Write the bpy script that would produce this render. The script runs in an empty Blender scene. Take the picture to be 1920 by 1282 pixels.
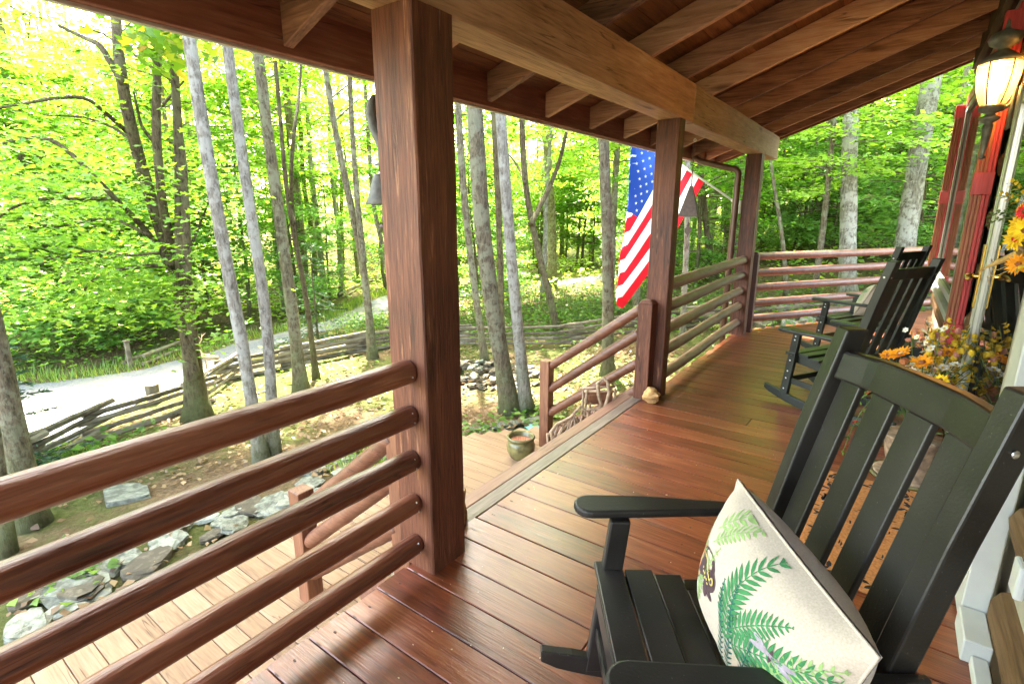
import bpy, bmesh, math, random
import numpy as np
from mathutils import Vector, Matrix, noise as mnoise
R = math.radians
random.seed(7)
rng = np.random.default_rng(7)
sc = bpy.context.scene
COL = sc.collection

# ------------------------------------------------------------------ camera, world, sun, exposure
F_PX, PITCH, YAW, CAMH = 978.0, 13.79, 35.94, 1.5
cd = bpy.data.cameras.new("camera")
cam = bpy.data.objects.new("camera", cd)
COL.objects.link(cam)
cam.location = (0, 0, CAMH)
cam.rotation_euler = (R(90 - PITCH), 0, R(YAW))
cd.sensor_width = 36.0
cd.lens = F_PX / 1920.0 * 36.0
cd.clip_start = 0.02
cd.clip_end = 400
sc.camera = cam

SUN_ELEV, SUN_AZ = 63.0, 138.0          # azimuth measured from +X towards +Y
sv = Vector((math.cos(R(SUN_AZ)) * math.cos(R(SUN_ELEV)), math.sin(R(SUN_AZ)) * math.cos(R(SUN_ELEV)), math.sin(R(SUN_ELEV))))
world = bpy.data.worlds.new("World")
sc.world = world
world.use_nodes = True
wn = world.node_tree
bg = wn.nodes["Background"]
sky = wn.nodes.new("ShaderNodeTexSky")
sky.sky_type = 'NISHITA'
sky.sun_disc = False
sky.sun_elevation = R(SUN_ELEV)
sky.sun_rotation = R(90 - SUN_AZ)
sky.air_density = 1.0
sky.dust_density = 2.5
sky.ozone_density = 0.6
warm = wn.nodes.new("ShaderNodeMixRGB"); warm.blend_type = 'MULTIPLY'; warm.inputs[0].default_value = 1.0
warm.inputs[2].default_value = (1.0, .88, .73, 1)      # the camera's white balance for open shade
wn.links.new(sky.outputs[0], warm.inputs[1]); wn.links.new(warm.outputs[0], bg.inputs[0])
bg.inputs[1].default_value = 0.15
sl = bpy.data.lights.new("sun", 'SUN')
sun = bpy.data.objects.new("sun", sl)
COL.objects.link(sun)
sl.energy = 2.0
sl.angle = R(1.0)
sl.color = (1.0, 0.95, 0.86)
sun.rotation_euler = sv.to_track_quat('Z', 'Y').to_euler()
sun.location = (0, 0, 30)
sc.view_settings.view_transform = 'Standard'
sc.view_settings.look = 'None'
sc.view_settings.exposure = 4.85
sc.view_settings.gamma = 1
sc.cycles.max_bounces = 8
sc.cycles.diffuse_bounces = 5
sc.cycles.glossy_bounces = 4
sc.cycles.transmission_bounces = 6
sc.cycles.transparent_max_bounces = 8
sc.cycles.use_denoising = True
sc.cycles.sample_clamp_indirect = 6.0

# ------------------------------------------------------------------ layout helpers (picture rays -> real places)
_p, _a = R(PITCH), R(YAW)
FW = np.array([-math.sin(_a) * math.cos(_p), math.cos(_a) * math.cos(_p), -math.sin(_p)])
RT = np.array([math.cos(_a), math.sin(_a), 0.0])
UP = np.cross(RT, FW)
CC = np.array([0, 0, CAMH])
def ray(px, py): return FW + (px - 960) / F_PX * RT + (641 - py) / F_PX * UP
def sstep(a, b, x):
    t = min(1, max(0, (x - a) / (b - a))); return t * t * (3 - 2 * t)
def terr(x, y):
    z = -0.84
    z -= 0.062 * min(max(-3.2 - x, 0), 9)
    z -= 0.02 * min(max(-12 - x, 0), 20)
    z += 0.085 * max(y - 8.5, 0) * sstep(-18, -4, x)
    z += 0.35 * sstep(6.5, 9.5, y) * sstep(-7, -2.5, x)
    z += 0.10 * max(math.hypot(x, y) - 30, 0)
    z += 0.05 * mnoise.noise(Vector((x * .5, y * .5, 0))) + 0.12 * mnoise.noise(Vector((x * .13, y * .13, 3)))
    if -3.6 < x and y < 6: z = min(z, -0.80)
    return z
def hit(px, py, dmax=70):
    d = ray(px, py); d = d / np.hypot(d[0], d[1])
    t = 1.0
    while t < dmax:
        p = CC + d * t
        if p[2] < terr(p[0], p[1]):
            lo, hi = t - 0.25, t
            for _ in range(12):
                m = (lo + hi) / 2; q = CC + d * m
                if q[2] < terr(q[0], q[1]): hi = m
                else: lo = m
            return CC + d * hi
        t += 0.25
    p = CC + d * 25; return np.array([p[0], p[1], terr(p[0], p[1])])
def on_plane(px, py, base):
    n = np.array([base[0], base[1], 0.0]); d = ray(px, py)
    t = (n @ (np.array(base) - CC)) / (n @ d)
    return CC + d * t

# ------------------------------------------------------------------ mesh builder
class MB:
    def __init__(s): s.v = []; s.f = []; s.m = []; s.r = []
    def add(s, vs, fs, m=0, r=None):
        o = len(s.v); s.v += [tuple(map(float, q)) for q in vs]
        if r is None: r = random.random()
        for f in fs: s.f.append([i + o for i in f]); s.m.append(m); s.r.append(r)
    def box(s, a, b, m=0, r=None, mat=None):
        x0, y0, z0 = a; x1, y1, z1 = b
        vs = [(x0, y0, z0), (x1, y0, z0), (x1, y1, z0), (x0, y1, z0), (x0, y0, z1), (x1, y0, z1), (x1, y1, z1), (x0, y1, z1)]
        if mat is not None: vs = [mat @ Vector(q) for q in vs]
        s.add(vs, [(0, 3, 2, 1), (4, 5, 6, 7), (0, 1, 5, 4), (1, 2, 6, 5), (2, 3, 7, 6), (3, 0, 4, 7)], m, r)
    def bar(s, p0, p1, w, h, up=(0, 0, 1), m=0, r=None):
        p0, p1 = Vector(p0), Vector(p1); d = (p1 - p0).normalized(); sd = d.cross(Vector(up)).normalized(); u = sd.cross(d)
        vs = [p + sd * a * w / 2 + u * b * h / 2 for p in (p0, p1) for a, b in ((-1, -1), (1, -1), (1, 1), (-1, 1))]
        s.add(vs, [(3, 2, 1, 0), (4, 5, 6, 7), (0, 1, 5, 4), (1, 2, 6, 5), (2, 3, 7, 6), (3, 0, 4, 7)], m, r)
    def tube(s, pts, rad, n=8, m=0, r=None, cap=True, wob=0.0):
        pts = [Vector(p) for p in pts]
        if not hasattr(rad, '__len__'): rad = [rad] * len(pts)
        vs = []; up = Vector((0, 0, 1)); pu = None
        for i, p in enumerate(pts):
            d = (pts[min(i + 1, len(pts) - 1)] - pts[max(i - 1, 0)]).normalized()
            if pu is None:
                pu = d.orthogonal().normalized()
            pu = (pu - d * pu.dot(d)).normalized(); w = d.cross(pu)
            for k in range(n):
                a = 2 * math.pi * k / n
                rr = rad[i]
                if wob: rr *= 1 + wob * mnoise.noise(Vector((math.cos(a) * 1.7 + p.x * 3, math.sin(a) * 1.7 + p.y * 3, p.z * 1.6)))
                vs.append(p + (pu * math.cos(a) + w * math.sin(a)) * rr)
        fs = []
        for i in range(len(pts) - 1):
            for k in range(n):
                fs.append((i * n + k, i * n + (k + 1) % n, (i + 1) * n + (k + 1) % n, (i + 1) * n + k))
        if cap:
            fs.append(tuple(range(n - 1, -1, -1))); fs.append(tuple((len(pts) - 1) * n + k for k in range(n)))
        s.add(vs, fs, m, r)
    def lathe(s, prof, c=(0, 0, 0), n=24, m=0, r=None, cap=True):
        vs = []; fs = []
        for (rr, z) in prof:
            for k in range(n):
                a = 2 * math.pi * k / n; vs.append((c[0] + rr * math.cos(a), c[1] + rr * math.sin(a), c[2] + z))
        for i in range(len(prof) - 1):
            for k in range(n): fs.append((i * n + k, i * n + (k + 1) % n, (i + 1) * n + (k + 1) % n, (i + 1) * n + k))
        if cap:
            fs.append(tuple(range(n - 1, -1, -1))); fs.append(tuple((len(prof) - 1) * n + k for k in range(n)))
        s.add(vs, fs, m, r)
    def poly(s, pts, thick, nrm, m=0, r=None):
        nrm = Vector(nrm).normalized() * thick; n = len(pts); pts = [Vector(p) for p in pts]
        s.add(pts + [p + nrm for p in pts], [tuple(range(n - 1, -1, -1)), tuple(range(n, 2 * n))] + [(i, (i + 1) % n, n + (i + 1) % n, n + i) for i in range(n)], m, r)
    def blob(s, c, rad, seed=0, amp=.25, n=10, k=7, m=0, r=None, freq=1.3, flat=0):
        vs = []; fs = []; rx, ry, rz = rad
        for i in range(k + 1):
            t = math.pi * i / k
            for j in range(n):
                a = 2 * math.pi * j / n
                d = Vector((math.sin(t) * math.cos(a), math.sin(t) * math.sin(a), math.cos(t)))
                q = 1 + amp * mnoise.noise(d * freq + Vector((seed * 7.1, seed * 3.3, seed)))
                vs.append((c[0] + d.x * rx * q, c[1] + d.y * ry * q, c[2] + d.z * rz * q))
        for i in range(k):
            for j in range(n): fs.append((i * n + j, (i + 1) * n + j, (i + 1) * n + (j + 1) % n, i * n + (j + 1) % n))
        s.add(vs, fs, m, r)
    def build(s, name, mats, parent=None, smooth=False, bevel=0, seg=1, world=False):
        me = bpy.data.meshes.new(name); me.from_pydata(s.v, [], s.f)
        if not isinstance(mats, (list, tuple)): mats = [mats]
        for q in mats: me.materials.append(q)
        me.polygons.foreach_set("material_index", s.m)
        at = me.attributes.new("rnd", 'FLOAT', 'FACE'); at.data.foreach_set("value", s.r)
        if smooth: me.polygons.foreach_set("use_smooth", [True] * len(s.f))
        me.update()
        o = bpy.data.objects.new(name, me); COL.objects.link(o)
        if parent is not None: o.parent = parent
        if bevel:
            b = o.modifiers.new("bevel", 'BEVEL'); b.width = bevel; b.segments = seg; b.limit_method = 'ANGLE'; b.angle_limit = R(40)
        return o
def empty(name, loc=(0, 0, 0), rz=0):
    o = bpy.data.objects.new(name, None); COL.objects.link(o); o.location = loc; o.rotation_euler = (0, 0, rz); o.empty_display_size = .1
    return o
def tag(o, label=None, cat=None, group=None, kind=None):
    if label: o["label"] = label
    if cat: o["category"] = cat
    if group: o["group"] = group
    if kind: o["kind"] = kind
    return o
def copy_tree(o, parent=None):
    c = o.copy(); COL.objects.link(c)
    if parent is not None: c.parent = parent
    for ch in list(o.children): copy_tree(ch, c)
    return c

# ------------------------------------------------------------------ materials
def new_mat(name):
    m = bpy.data.materials.new(name); m.use_nodes = True
    return m, m.node_tree.nodes, m.node_tree.links, m.node_tree.nodes["Principled BSDF"]
def ramp(N, stops):
    r = N.new("ShaderNodeValToRGB"); e = r.color_ramp.elements
    while len(e) < len(stops): e.new(0.5)
    for i, (p, c) in enumerate(stops): e[i].position = p; e[i].color = (*c, 1)
    return r
def mixrgb(N, L, fac, a, b, bt='MIX'):
    x = N.new("ShaderNodeMixRGB"); x.blend_type = bt
    for i, q in ((0, fac), (1, a), (2, b)):
        if hasattr(q, 'links'): L.new(q, x.inputs[i])
        elif i == 0: x.inputs[0].default_value = q
        else: x.inputs[i].default_value = (*q, 1)
    return x.outputs[0]
def wood(name, stops, axis='Y', rough=.5, scale=1.0, bump=.15, coat=0, rvar=.35, wear=None, wear_amt=.5, spec=.5, stretch=14, crack=.75):
    """stained timber: fibres along the given axis, per-board variation from the rnd attribute"""
    m, N, L, P = new_mat(name)
    tc = N.new("ShaderNodeTexCoord"); at = N.new("ShaderNodeAttribute"); at.attribute_name = "rnd"
    off = N.new("ShaderNodeVectorMath"); off.operation = 'MULTIPLY_ADD'
    comb = N.new("ShaderNodeCombineXYZ")
    for i in range(3): L.new(at.outputs["Fac"], comb.inputs[i])
    L.new(comb.outputs[0], off.inputs[0]); off.inputs[1].default_value = (37, 53, 29); L.new(tc.outputs["Object"], off.inputs[2])
    mp = N.new("ShaderNodeMapping"); L.new(off.outputs[0], mp.inputs[0])
    sx = {'X': (1, stretch, stretch), 'Y': (stretch, 1, stretch), 'Z': (stretch, stretch, 1)}[axis]
    mp.inputs["Scale"].default_value = tuple(scale * q * 1.6 for q in sx)
    n1 = N.new("ShaderNodeTexNoise"); n1.inputs["Scale"].default_value = 1.0; n1.inputs["Detail"].default_value = 9; n1.inputs["Roughness"].default_value = .66; n1.inputs["Distortion"].default_value = .7
    L.new(mp.outputs[0], n1.inputs[0])
    n3 = N.new("ShaderNodeTexNoise"); n3.inputs["Scale"].default_value = 5.5; n3.inputs["Detail"].default_value = 5
    L.new(mp.outputs[0], n3.inputs[0])
    n2 = N.new("ShaderNodeTexNoise"); n2.inputs["Scale"].default_value = 2.3; n2.inputs["Detail"].default_value = 5
    L.new(off.outputs[0], n2.inputs[0])
    a = N.new("ShaderNodeMath"); a.operation = 'MULTIPLY_ADD'; L.new(n3.outputs[0], a.inputs[0]); a.inputs[1].default_value = .62; L.new(n1.outputs[0], a.inputs[2])
    b = N.new("ShaderNodeMath"); b.operation = 'MULTIPLY_ADD'; L.new(n2.outputs[0], b.inputs[0]); b.inputs[1].default_value = .5; L.new(a.outputs[0], b.inputs[2])
    c = N.new("ShaderNodeMath"); c.operation = 'MULTIPLY_ADD'; L.new(at.outputs["Fac"], c.inputs[0]); c.inputs[1].default_value = rvar; L.new(b.outputs[0], c.inputs[2])
    d = N.new("ShaderNodeMapRange"); L.new(c.outputs[0], d.inputs[0]); d.inputs[1].default_value = .80 + rvar * .12; d.inputs[2].default_value = 1.34 + rvar * .85
    r = ramp(N, stops); L.new(d.outputs[0], r.inputs[0])
    colr = r.outputs[0]
    if wear:
        n4 = N.new("ShaderNodeTexNoise"); n4.inputs["Scale"].default_value = .9; n4.inputs["Detail"].default_value = 8; n4.inputs["Roughness"].default_value = .7
        L.new(mp.outputs[0], n4.inputs[0])
        wr = ramp(N, [(.60, (0, 0, 0)), (.68, (1, 1, 1))]); L.new(n4.outputs[0], wr.inputs[0])
        mm = N.new("ShaderNodeMath"); mm.operation = 'MULTIPLY'; L.new(wr.outputs[0], mm.inputs[0]); mm.inputs[1].default_value = wear_amt
        colr = mixrgb(N, L, mm.outputs[0], colr, wear)
    # drying checks: thin dark lines along the grain
    if crack:
        mc = N.new("ShaderNodeMapping"); L.new(off.outputs[0], mc.inputs[0]); mc.inputs["Scale"].default_value = {'X': (.55, 11, 11), 'Y': (11, .55, 11), 'Z': (11, 11, .55)}[axis]
        nc = N.new("ShaderNodeTexNoise"); nc.inputs["Scale"].default_value = 1.3; nc.inputs["Detail"].default_value = 3; nc.inputs["Distortion"].default_value = .25; L.new(mc.outputs[0], nc.inputs[0])
        cr = ramp(N, [(.488, (1, 1, 1)), (.498, (.16, .14, .13)), (.502, (.16, .14, .13)), (.512, (1, 1, 1))]); L.new(nc.outputs[0], cr.inputs[0])
        n5 = N.new("ShaderNodeTexNoise"); n5.inputs["Scale"].default_value = 1.7; L.new(off.outputs[0], n5.inputs[0])
        cm = N.new("ShaderNodeMapRange"); L.new(n5.outputs[0], cm.inputs[0]); cm.inputs[1].default_value = .48; cm.inputs[2].default_value = .6; cm.inputs[4].default_value = crack
        colr = mixrgb(N, L, cm.outputs[0], colr, mixrgb(N, L, 1.0, colr, cr.outputs[0], 'MULTIPLY'))
    # knots
    vo = N.new("ShaderNodeTexVoronoi"); vo.inputs["Scale"].default_value = .55
    mk = N.new("ShaderNodeMapping"); L.new(off.outputs[0], mk.inputs[0]); mk.inputs["Scale"].default_value = {'X': (2.2, 8, 8), 'Y': (8, 2.2, 8), 'Z': (8, 8, 2.2)}[axis]
    L.new(mk.outputs[0], vo.inputs[0])
    kr = ramp(N, [(.05, (.32, .28, .26)), (.16, (1, 1, 1))]); L.new(vo.outputs["Distance"], kr.inputs[0])
    colr = mixrgb(N, L, .8, colr, kr.outputs[0], 'MULTIPLY')
    L.new(colr, P.inputs["Base Color"])
    rr = N.new("ShaderNodeMapRange"); L.new(n2.outputs[0], rr.inputs[0]); rr.inputs[3].default_value = rough - .12; rr.inputs[4].default_value = rough + .14
    L.new(rr.outputs[0], P.inputs["Roughness"])
    P.inputs["Specular IOR Level"].default_value = spec
    if coat:
        P.inputs["Coat Weight"].default_value = coat; P.inputs["Coat Roughness"].default_value = .16
    bp = N.new("ShaderNodeBump"); bp.inputs["Strength"].default_value = bump; bp.inputs["Distance"].default_value = .01
    L.new(a.outputs[0], bp.inputs["Height"]); L.new(bp.outputs[0], P.inputs["Normal"])
    if coat: L.new(bp.outputs[0], P.inputs["Coat Normal"])
    return m
def plain(name, c, rough=.5, metal=0, var=.15, nscale=20, bump=0.0, spec=.5, rnd=0):
    m, N, L, P = new_mat(name)
    tc = N.new("ShaderNodeTexCoord"); n = N.new("ShaderNodeTexNoise"); n.inputs["Scale"].default_value = nscale; n.inputs["Detail"].default_value = 5
    L.new(tc.outputs["Object"], n.inputs[0])
    r = ramp(N, [(.3, tuple(q * (1 - var) for q in c)), (.7, tuple(min(1, q * (1 + var)) for q in c))])
    if rnd:
        at = N.new("ShaderNodeAttribute"); at.attribute_name = "rnd"
        a = N.new("ShaderNodeMath"); a.operation = 'MULTIPLY_ADD'; L.new(at.outputs["Fac"], a.inputs[0]); a.inputs[1].default_value = rnd; L.new(n.outputs[0], a.inputs[2])
        b = N.new("ShaderNodeMath"); b.operation = 'SUBTRACT'; L.new(a.outputs[0], b.inputs[0]); b.inputs[1].default_value = rnd / 2; L.new(b.outputs[0], r.inputs[0])
    else: L.new(n.outputs[0], r.inputs[0])
    L.new(r.outputs[0], P.inputs["Base Color"]); P.inputs["Roughness"].default_value = rough; P.inputs["Metallic"].default_value = metal
    P.inputs["Specular IOR Level"].default_value = spec
    if bump:
        bp = N.new("ShaderNodeBump"); bp.inputs["Strength"].default_value = bump; bp.inputs["Distance"].default_value = .01
        L.new(n.outputs[0], bp.inputs["Height"]); L.new(bp.outputs[0], P.inputs["Normal"])
    return m
def leafmat(name, stops, trans=.5, tcol=1.0, obj=.25):
    m, N, L, P = new_mat(name)
    N.remove(P); out = N["Material Output"]
    at = N.new("ShaderNodeAttribute"); at.attribute_name = "rnd"
    oi = N.new("ShaderNodeObjectInfo")
    a = N.new("ShaderNodeMath"); a.operation = 'MULTIPLY_ADD'; L.new(oi.outputs["Random"], a.inputs[0]); a.inputs[1].default_value = obj; L.new(at.outputs["Fac"], a.inputs[2])
    b = N.new("ShaderNodeMath"); b.operation = 'SUBTRACT'; L.new(a.outputs[0], b.inputs[0]); b.inputs[1].default_value = obj / 2
    r = ramp(N, stops); L.new(b.outputs[0], r.inputs[0])
    df = N.new("ShaderNodeBsdfDiffuse"); tr = N.new("ShaderNodeBsdfTranslucent"); gl = N.new("ShaderNodeBsdfGlossy"); gl.inputs["Roughness"].default_value = .45
    gl.inputs["Color"].default_value = (.5, .55, .5, 1)
    L.new(r.outputs[0], df.inputs[0])
    yl = mixrgb(N, L, 1.0, r.outputs[0], (1.25 * tcol, 1.15 * tcol, .55 * tcol), 'MULTIPLY'); L.new(yl, tr.inputs[0])
    mx = N.new("ShaderNodeMixShader"); mx.inputs[0].default_value = trans; L.new(df.outputs[0], mx.inputs[1]); L.new(tr.outputs[0], mx.inputs[2])
    m2 = N.new("ShaderNodeMixShader"); m2.inputs[0].default_value = .05; L.new(mx.outputs[0], m2.inputs[1]); L.new(gl.outputs[0], m2.inputs[2])
    L.new(m2.outputs[0], out.inputs[0])
    return m
def barkmat(name, base, dark, lichen, lich=.5, scale=1.0):
    m, N, L, P = new_mat(name)
    tc = N.new("ShaderNodeTexCoord"); mp = N.new("ShaderNodeMapping"); L.new(tc.outputs["Object"], mp.inputs[0]); mp.inputs["Scale"].default_value = (14 * scale, 14 * scale, 3.5 * scale)
    n = N.new("ShaderNodeTexNoise"); n.inputs["Scale"].default_value = 2.6; n.inputs["Detail"].default_value = 10; n.inputs["Roughness"].default_value = .75; L.new(mp.outputs[0], n.inputs[0])
    r = ramp(N, [(.38, dark), (.55, base), (.75, tuple(min(1, q * 1.35) for q in base))]); L.new(n.outputs[0], r.inputs[0])
    n2 = N.new("ShaderNodeTexNoise"); n2.inputs["Scale"].default_value = 13; n2.inputs["Detail"].default_value = 8; n2.inputs["Roughness"].default_value = .7; L.new(tc.outputs["Object"], n2.inputs[0])
    n6 = N.new("ShaderNodeTexNoise"); n6.inputs["Scale"].default_value = 4; n6.inputs["Detail"].default_value = 4; L.new(tc.outputs["Object"], n6.inputs[0])
    ad = N.new("ShaderNodeMath"); ad.operation = 'MULTIPLY_ADD'; L.new(n6.outputs[0], ad.inputs[0]); ad.inputs[1].default_value = .8; L.new(n2.outputs[0], ad.inputs[2])
    r2 = ramp(N, [(.88, (0, 0, 0)), (.98, (1, 1, 1))]); L.new(ad.outputs[0], r2.inputs[0])
    mm = N.new("ShaderNodeMath"); mm.operation = 'MULTIPLY'; L.new(r2.outputs[0], mm.inputs[0]); mm.inputs[1].default_value = lich
    bc = mixrgb(N, L, mm.outputs[0], r.outputs[0], lichen)
    sx = N.new("ShaderNodeSeparateXYZ"); L.new(tc.outputs["Object"], sx.inputs[0])      # moss climbing the foot of the trunk
    hz = N.new("ShaderNodeMath"); hz.operation = 'MULTIPLY_ADD'; L.new(n6.outputs[0], hz.inputs[0]); hz.inputs[1].default_value = -2.4; L.new(sx.outputs[2], hz.inputs[2])
    mo = N.new("ShaderNodeMapRange"); L.new(hz.outputs[0], mo.inputs[0]); mo.inputs[1].default_value = -1.1; mo.inputs[2].default_value = -.35; mo.inputs[3].default_value = .65; mo.inputs[4].default_value = 0
    L.new(mixrgb(N, L, mo.outputs[0], bc, (.10, .115, .035)), P.inputs["Base Color"])
    P.inputs["Roughness"].default_value = .9; P.inputs["Specular IOR Level"].default_value = .2
    bp = N.new("ShaderNodeBump"); bp.inputs["Strength"].default_value = 1.0; bp.inputs["Distance"].default_value = .045; L.new(n.outputs[0], bp.inputs["Height"]); L.new(bp.outputs[0], P.inputs["Normal"])
    return m

M = {}
M['deck'] = wood('deck_stain', [(0, (.055, .013, .006)), (.35, (.155, .036, .013)), (.7, (.25, .064, .022)), (1, (.35, .125, .052))], 'X', .34, 1.0, .22, .45, .28, (.17, .135, .11), .5, .5, crack=.4)
M['nosing'] = wood('nosing_wood', [(0, (.10, .06, .045)), (.5, (.20, .15, .12)), (1, (.32, .26, .22))], 'Y', .5, 1, .25, .1, .2)
M['nosing2'] = wood('nosing_stain', [(0, (.12, .05, .03)), (.5, (.24, .11, .07)), (1, (.33, .18, .12))], 'Y', .5, 1, .2, .1, .2)
M['post'] = wood('post_stain', [(0, (.032, .011, .006)), (.45, (.10, .032, .016)), (.8, (.165, .057, .028)), (1, (.28, .12, .06))], 'Z', .55, 1.1, .5, 0, .15, (.42, .2, .1), .7, .35)
M['rail'] = wood('rail_stain', [(0, (.05, .014, .007)), (.4, (.14, .040, .017)), (.75, (.21, .069, .031)), (1, (.30, .125, .06))], 'Y', .36, .9, .5, .4, .25, (.24, .12, .08), .5, .45)
M['railx'] = wood('stair_rail_stain', [(0, (.07, .025, .014)), (.4, (.14, .05, .026)), (.75, (.2, .08, .042)), (1, (.28, .13, .07))], 'X', .42, .9, .35, .15, .25, None, .4)
M['raildull'] = wood('weathered_rail', [(0, (.07, .035, .02)), (.4, (.13, .068, .04)), (.75, (.18, .10, .06)), (1, (.26, .16, .1))], 'Y', .5, .9, .35, .1, .25, None, .4)
M['railred'] = wood('red_rail', [(0, (.08, .026, .016)), (.4, (.15, .05, .032)), (.75, (.21, .08, .05)), (1, (.30, .14, .09))], 'Y', .42, .9, .25, .15, .3, None, .4, .5, 6)
M['beam'] = wood('beam_wood', [(0, (.24, .12, .06)), (.4, (.42, .235, .125)), (.75, (.54, .33, .185)), (1, (.64, .44, .28))], 'Y', .6, .7, .3, 0, .1, (.2, .1, .055), .5, .3)
M['beamgrey'] = wood('beam_wood_grey', [(0, (.15, .085, .05)), (.4, (.30, .19, .11)), (.75, (.38, .26, .16)), (1, (.46, .34, .24))], 'Y', .65, .7, .35, 0, .1, (.14, .09, .06), .6, .3)
M['rafter'] = wood('rafter_wood', [(0, (.07, .034, .023)), (.35, (.25, .12, .076)), (.65, (.46, .245, .155)), (1, (.66, .44, .30))], 'X', .6, .8, .4, 0, .7, (.09, .055, .045), .6, .3)
M['fascia'] = wood('fascia_wood', [(0, (.10, .03, .018)), (.4, (.19, .062, .038)), (.75, (.26, .10, .062)), (1, (.34, .16, .10))], 'Y', .6, .6, .3, 0, .2, None, .5, .3)
M['ceiling'] = wood('roof_boards', [(0, (.07, .025, .010)), (.4, (.16, .058, .022)), (.75, (.23, .09, .034)), (1, (.30, .13, .055))], 'Y', .6, .8, .2, 0, .35, None, .5, .3)  # board colour darkened to stand in for shade in the rafter gaps
M['lower'] = wood('lower_deck_wood', [(0, (.17, .098, .055)), (.4, (.27, .165, .095)), (.75, (.32, .205, .125)), (1, (.38, .26, .17))], 'X', .65, .9, .2, 0, .25, None, .5, .3)
M['newel'] = wood('newel_stain', [(0, (.10, .036, .018)), (.45, (.2, .078, .038)), (.8, (.28, .12, .062)), (1, (.36, .18, .1))], 'Z', .5, 1, .3, .1, .15, None, .4)
M['newelred'] = wood('newel_red', [(0, (.03, .008, .007)), (.45, (.07, .015, .012)), (1, (.14, .04, .03))], 'Z', .45, 1, .2, .1, .1)
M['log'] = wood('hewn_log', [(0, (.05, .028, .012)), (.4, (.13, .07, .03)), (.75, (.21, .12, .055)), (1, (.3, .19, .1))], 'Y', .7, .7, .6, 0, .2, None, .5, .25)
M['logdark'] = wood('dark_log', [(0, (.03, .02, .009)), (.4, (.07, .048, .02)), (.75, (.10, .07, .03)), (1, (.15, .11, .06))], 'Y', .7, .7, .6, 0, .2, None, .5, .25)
M['chink'] = plain('chinking', (.42, .37, .29), .9, 0, .14, 9, .3)
M['white'] = plain('white_paint', (.62, .62, .57), .5, 0, .07, 8, .05)
M['plastic'] = plain('white_plastic', (.78, .78, .76), .35, 0, .03, 8)
M['cord'] = plain('blue_cord', (.05, .09, .35), .4, 0, .1)
M['steel'] = plain('brushed_frame', (.55, .54, .50), .3, .6, .1, 4)
M['brass'] = plain('brass', (.72, .46, .12), .22, 1, .1)
M['red'] = wood('red_casing', [(0, (.34, .03, .03)), (.5, (.5, .045, .05)), (1, (.58, .08, .08))], 'Z', .45, 1, .08, .1, .05)
M['redlit'] = wood('red_casing_lit', [(0, (.20, .06, .03)), (.5, (.33, .12, .055)), (1, (.42, .18, .09))], 'Z', .5, 1, .1, 0, .1)  # red of the shutter boards, browned by reflected light put into the colour
M['greytrim'] = plain('grey_sash', (.30, .31, .26), .5, 0, .1, 6)
def paint(name, c, fleck):
    m, N, L, P = new_mat(name)
    tc = N.new("ShaderNodeTexCoord"); n = N.new("ShaderNodeTexNoise"); n.inputs["Scale"].default_value = 5; n.inputs["Detail"].default_value = 8; L.new(tc.outputs["Object"], n.inputs[0])
    r = ramp(N, [(.35, tuple(q * .7 for q in c)), (.7, tuple(q * 1.6 for q in c))]); L.new(n.outputs[0], r.inputs[0])
    v = N.new("ShaderNodeTexNoise"); v.inputs["Scale"].default_value = 160; v.inputs["Detail"].default_value = 2; L.new(tc.outputs["Object"], v.inputs[0])
    f = ramp(N, [(.70, (0, 0, 0)), (.78, (1, 1, 1))]); L.new(v.outputs[0], f.inputs[0])
    L.new(mixrgb(N, L, f.outputs[0], r.outputs[0], fleck), P.inputs["Base Color"])
    g = N.new("ShaderNodeMapRange"); L.new(n.outputs[0], g.inputs[0]); g.inputs[3].default_value = .28; g.inputs[4].default_value = .52; L.new(g.outputs[0], P.inputs["Roughness"])
    bp = N.new("ShaderNodeBump"); bp.inputs["Strength"].default_value = .12; bp.inputs["Distance"].default_value = .004; L.new(v.outputs[0], bp.inputs["Height"]); L.new(bp.outputs[0], P.inputs["Normal"])
    return m
M['black'] = paint('black_paint_dusty', (.0135, .0115, .010), (.10, .09, .075))
M['green'] = paint('dark_paint', (.011, .0135, .010), (.05, .05, .04))
M['bolt'] = plain('bolt_steel', (.7, .7, .7), .3, 1, .05)
M['iron'] = plain('weathered_iron', (.10, .095, .082), .6, .3, .35, 30, .3)
M['rust'] = plain('brown_iron', (.075, .045, .035), .6, .2, .3, 30, .3)
M['verdigris'] = plain('verdigris_metal', (.17, .185, .165), .55, .5, .45, 18, .2)
M['spout'] = plain('brown_downspout', (.10, .05, .035), .35, .1, .1, 8)
M['drip'] = plain('drip_edge', (.55, .50, .48), .4, .3, .1, 8)
M['twig'] = plain('dry_twig', (.36, .25, .16), .8, 0, .35, 40, .3, .2, .5)
M['birch'] = plain('birch_bark', (.34, .23, .15), .8, 0, .45, 25, .4, .2)
M['glaze'] = plain('olive_glaze', (.16, .14, .055), .2, 0, .5, 14)
M['terracotta'] = plain('pot_soil_red', (.38, .15, .08), .8, 0, .3, 20, .2)
M['teal'] = plain('teal_plastic', (.12, .45, .42), .45, 0, .2, 20)
M['rock'] = plain('ochre_rock', (.52, .30, .12), .85, 0, .35, 14, .6, .2)
M['stone'] = plain('grey_green_stone', (.175, .178, .138), .9, 0, .45, 9, .9, .1, .5)
M['stonetan'] = plain('tan_rubble', (.15, .128, .09), .9, 0, .4, 9, .8, .1, .9)
M['fence'] = plain('weathered_split_rail', (.145, .12, .085), .9, 0, .45, 9, .6, .2, .5)
M['polewhite'] = plain('white_pole', (.75, .75, .72), .35, 0, .05)
M['coir'] = plain('coir', (.52, .22, .075), .95, 0, .25, 90, .5, .1)
M['coirblack'] = plain('coir_black', (.014, .012, .012), .95, 0, .2, 90)
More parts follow.
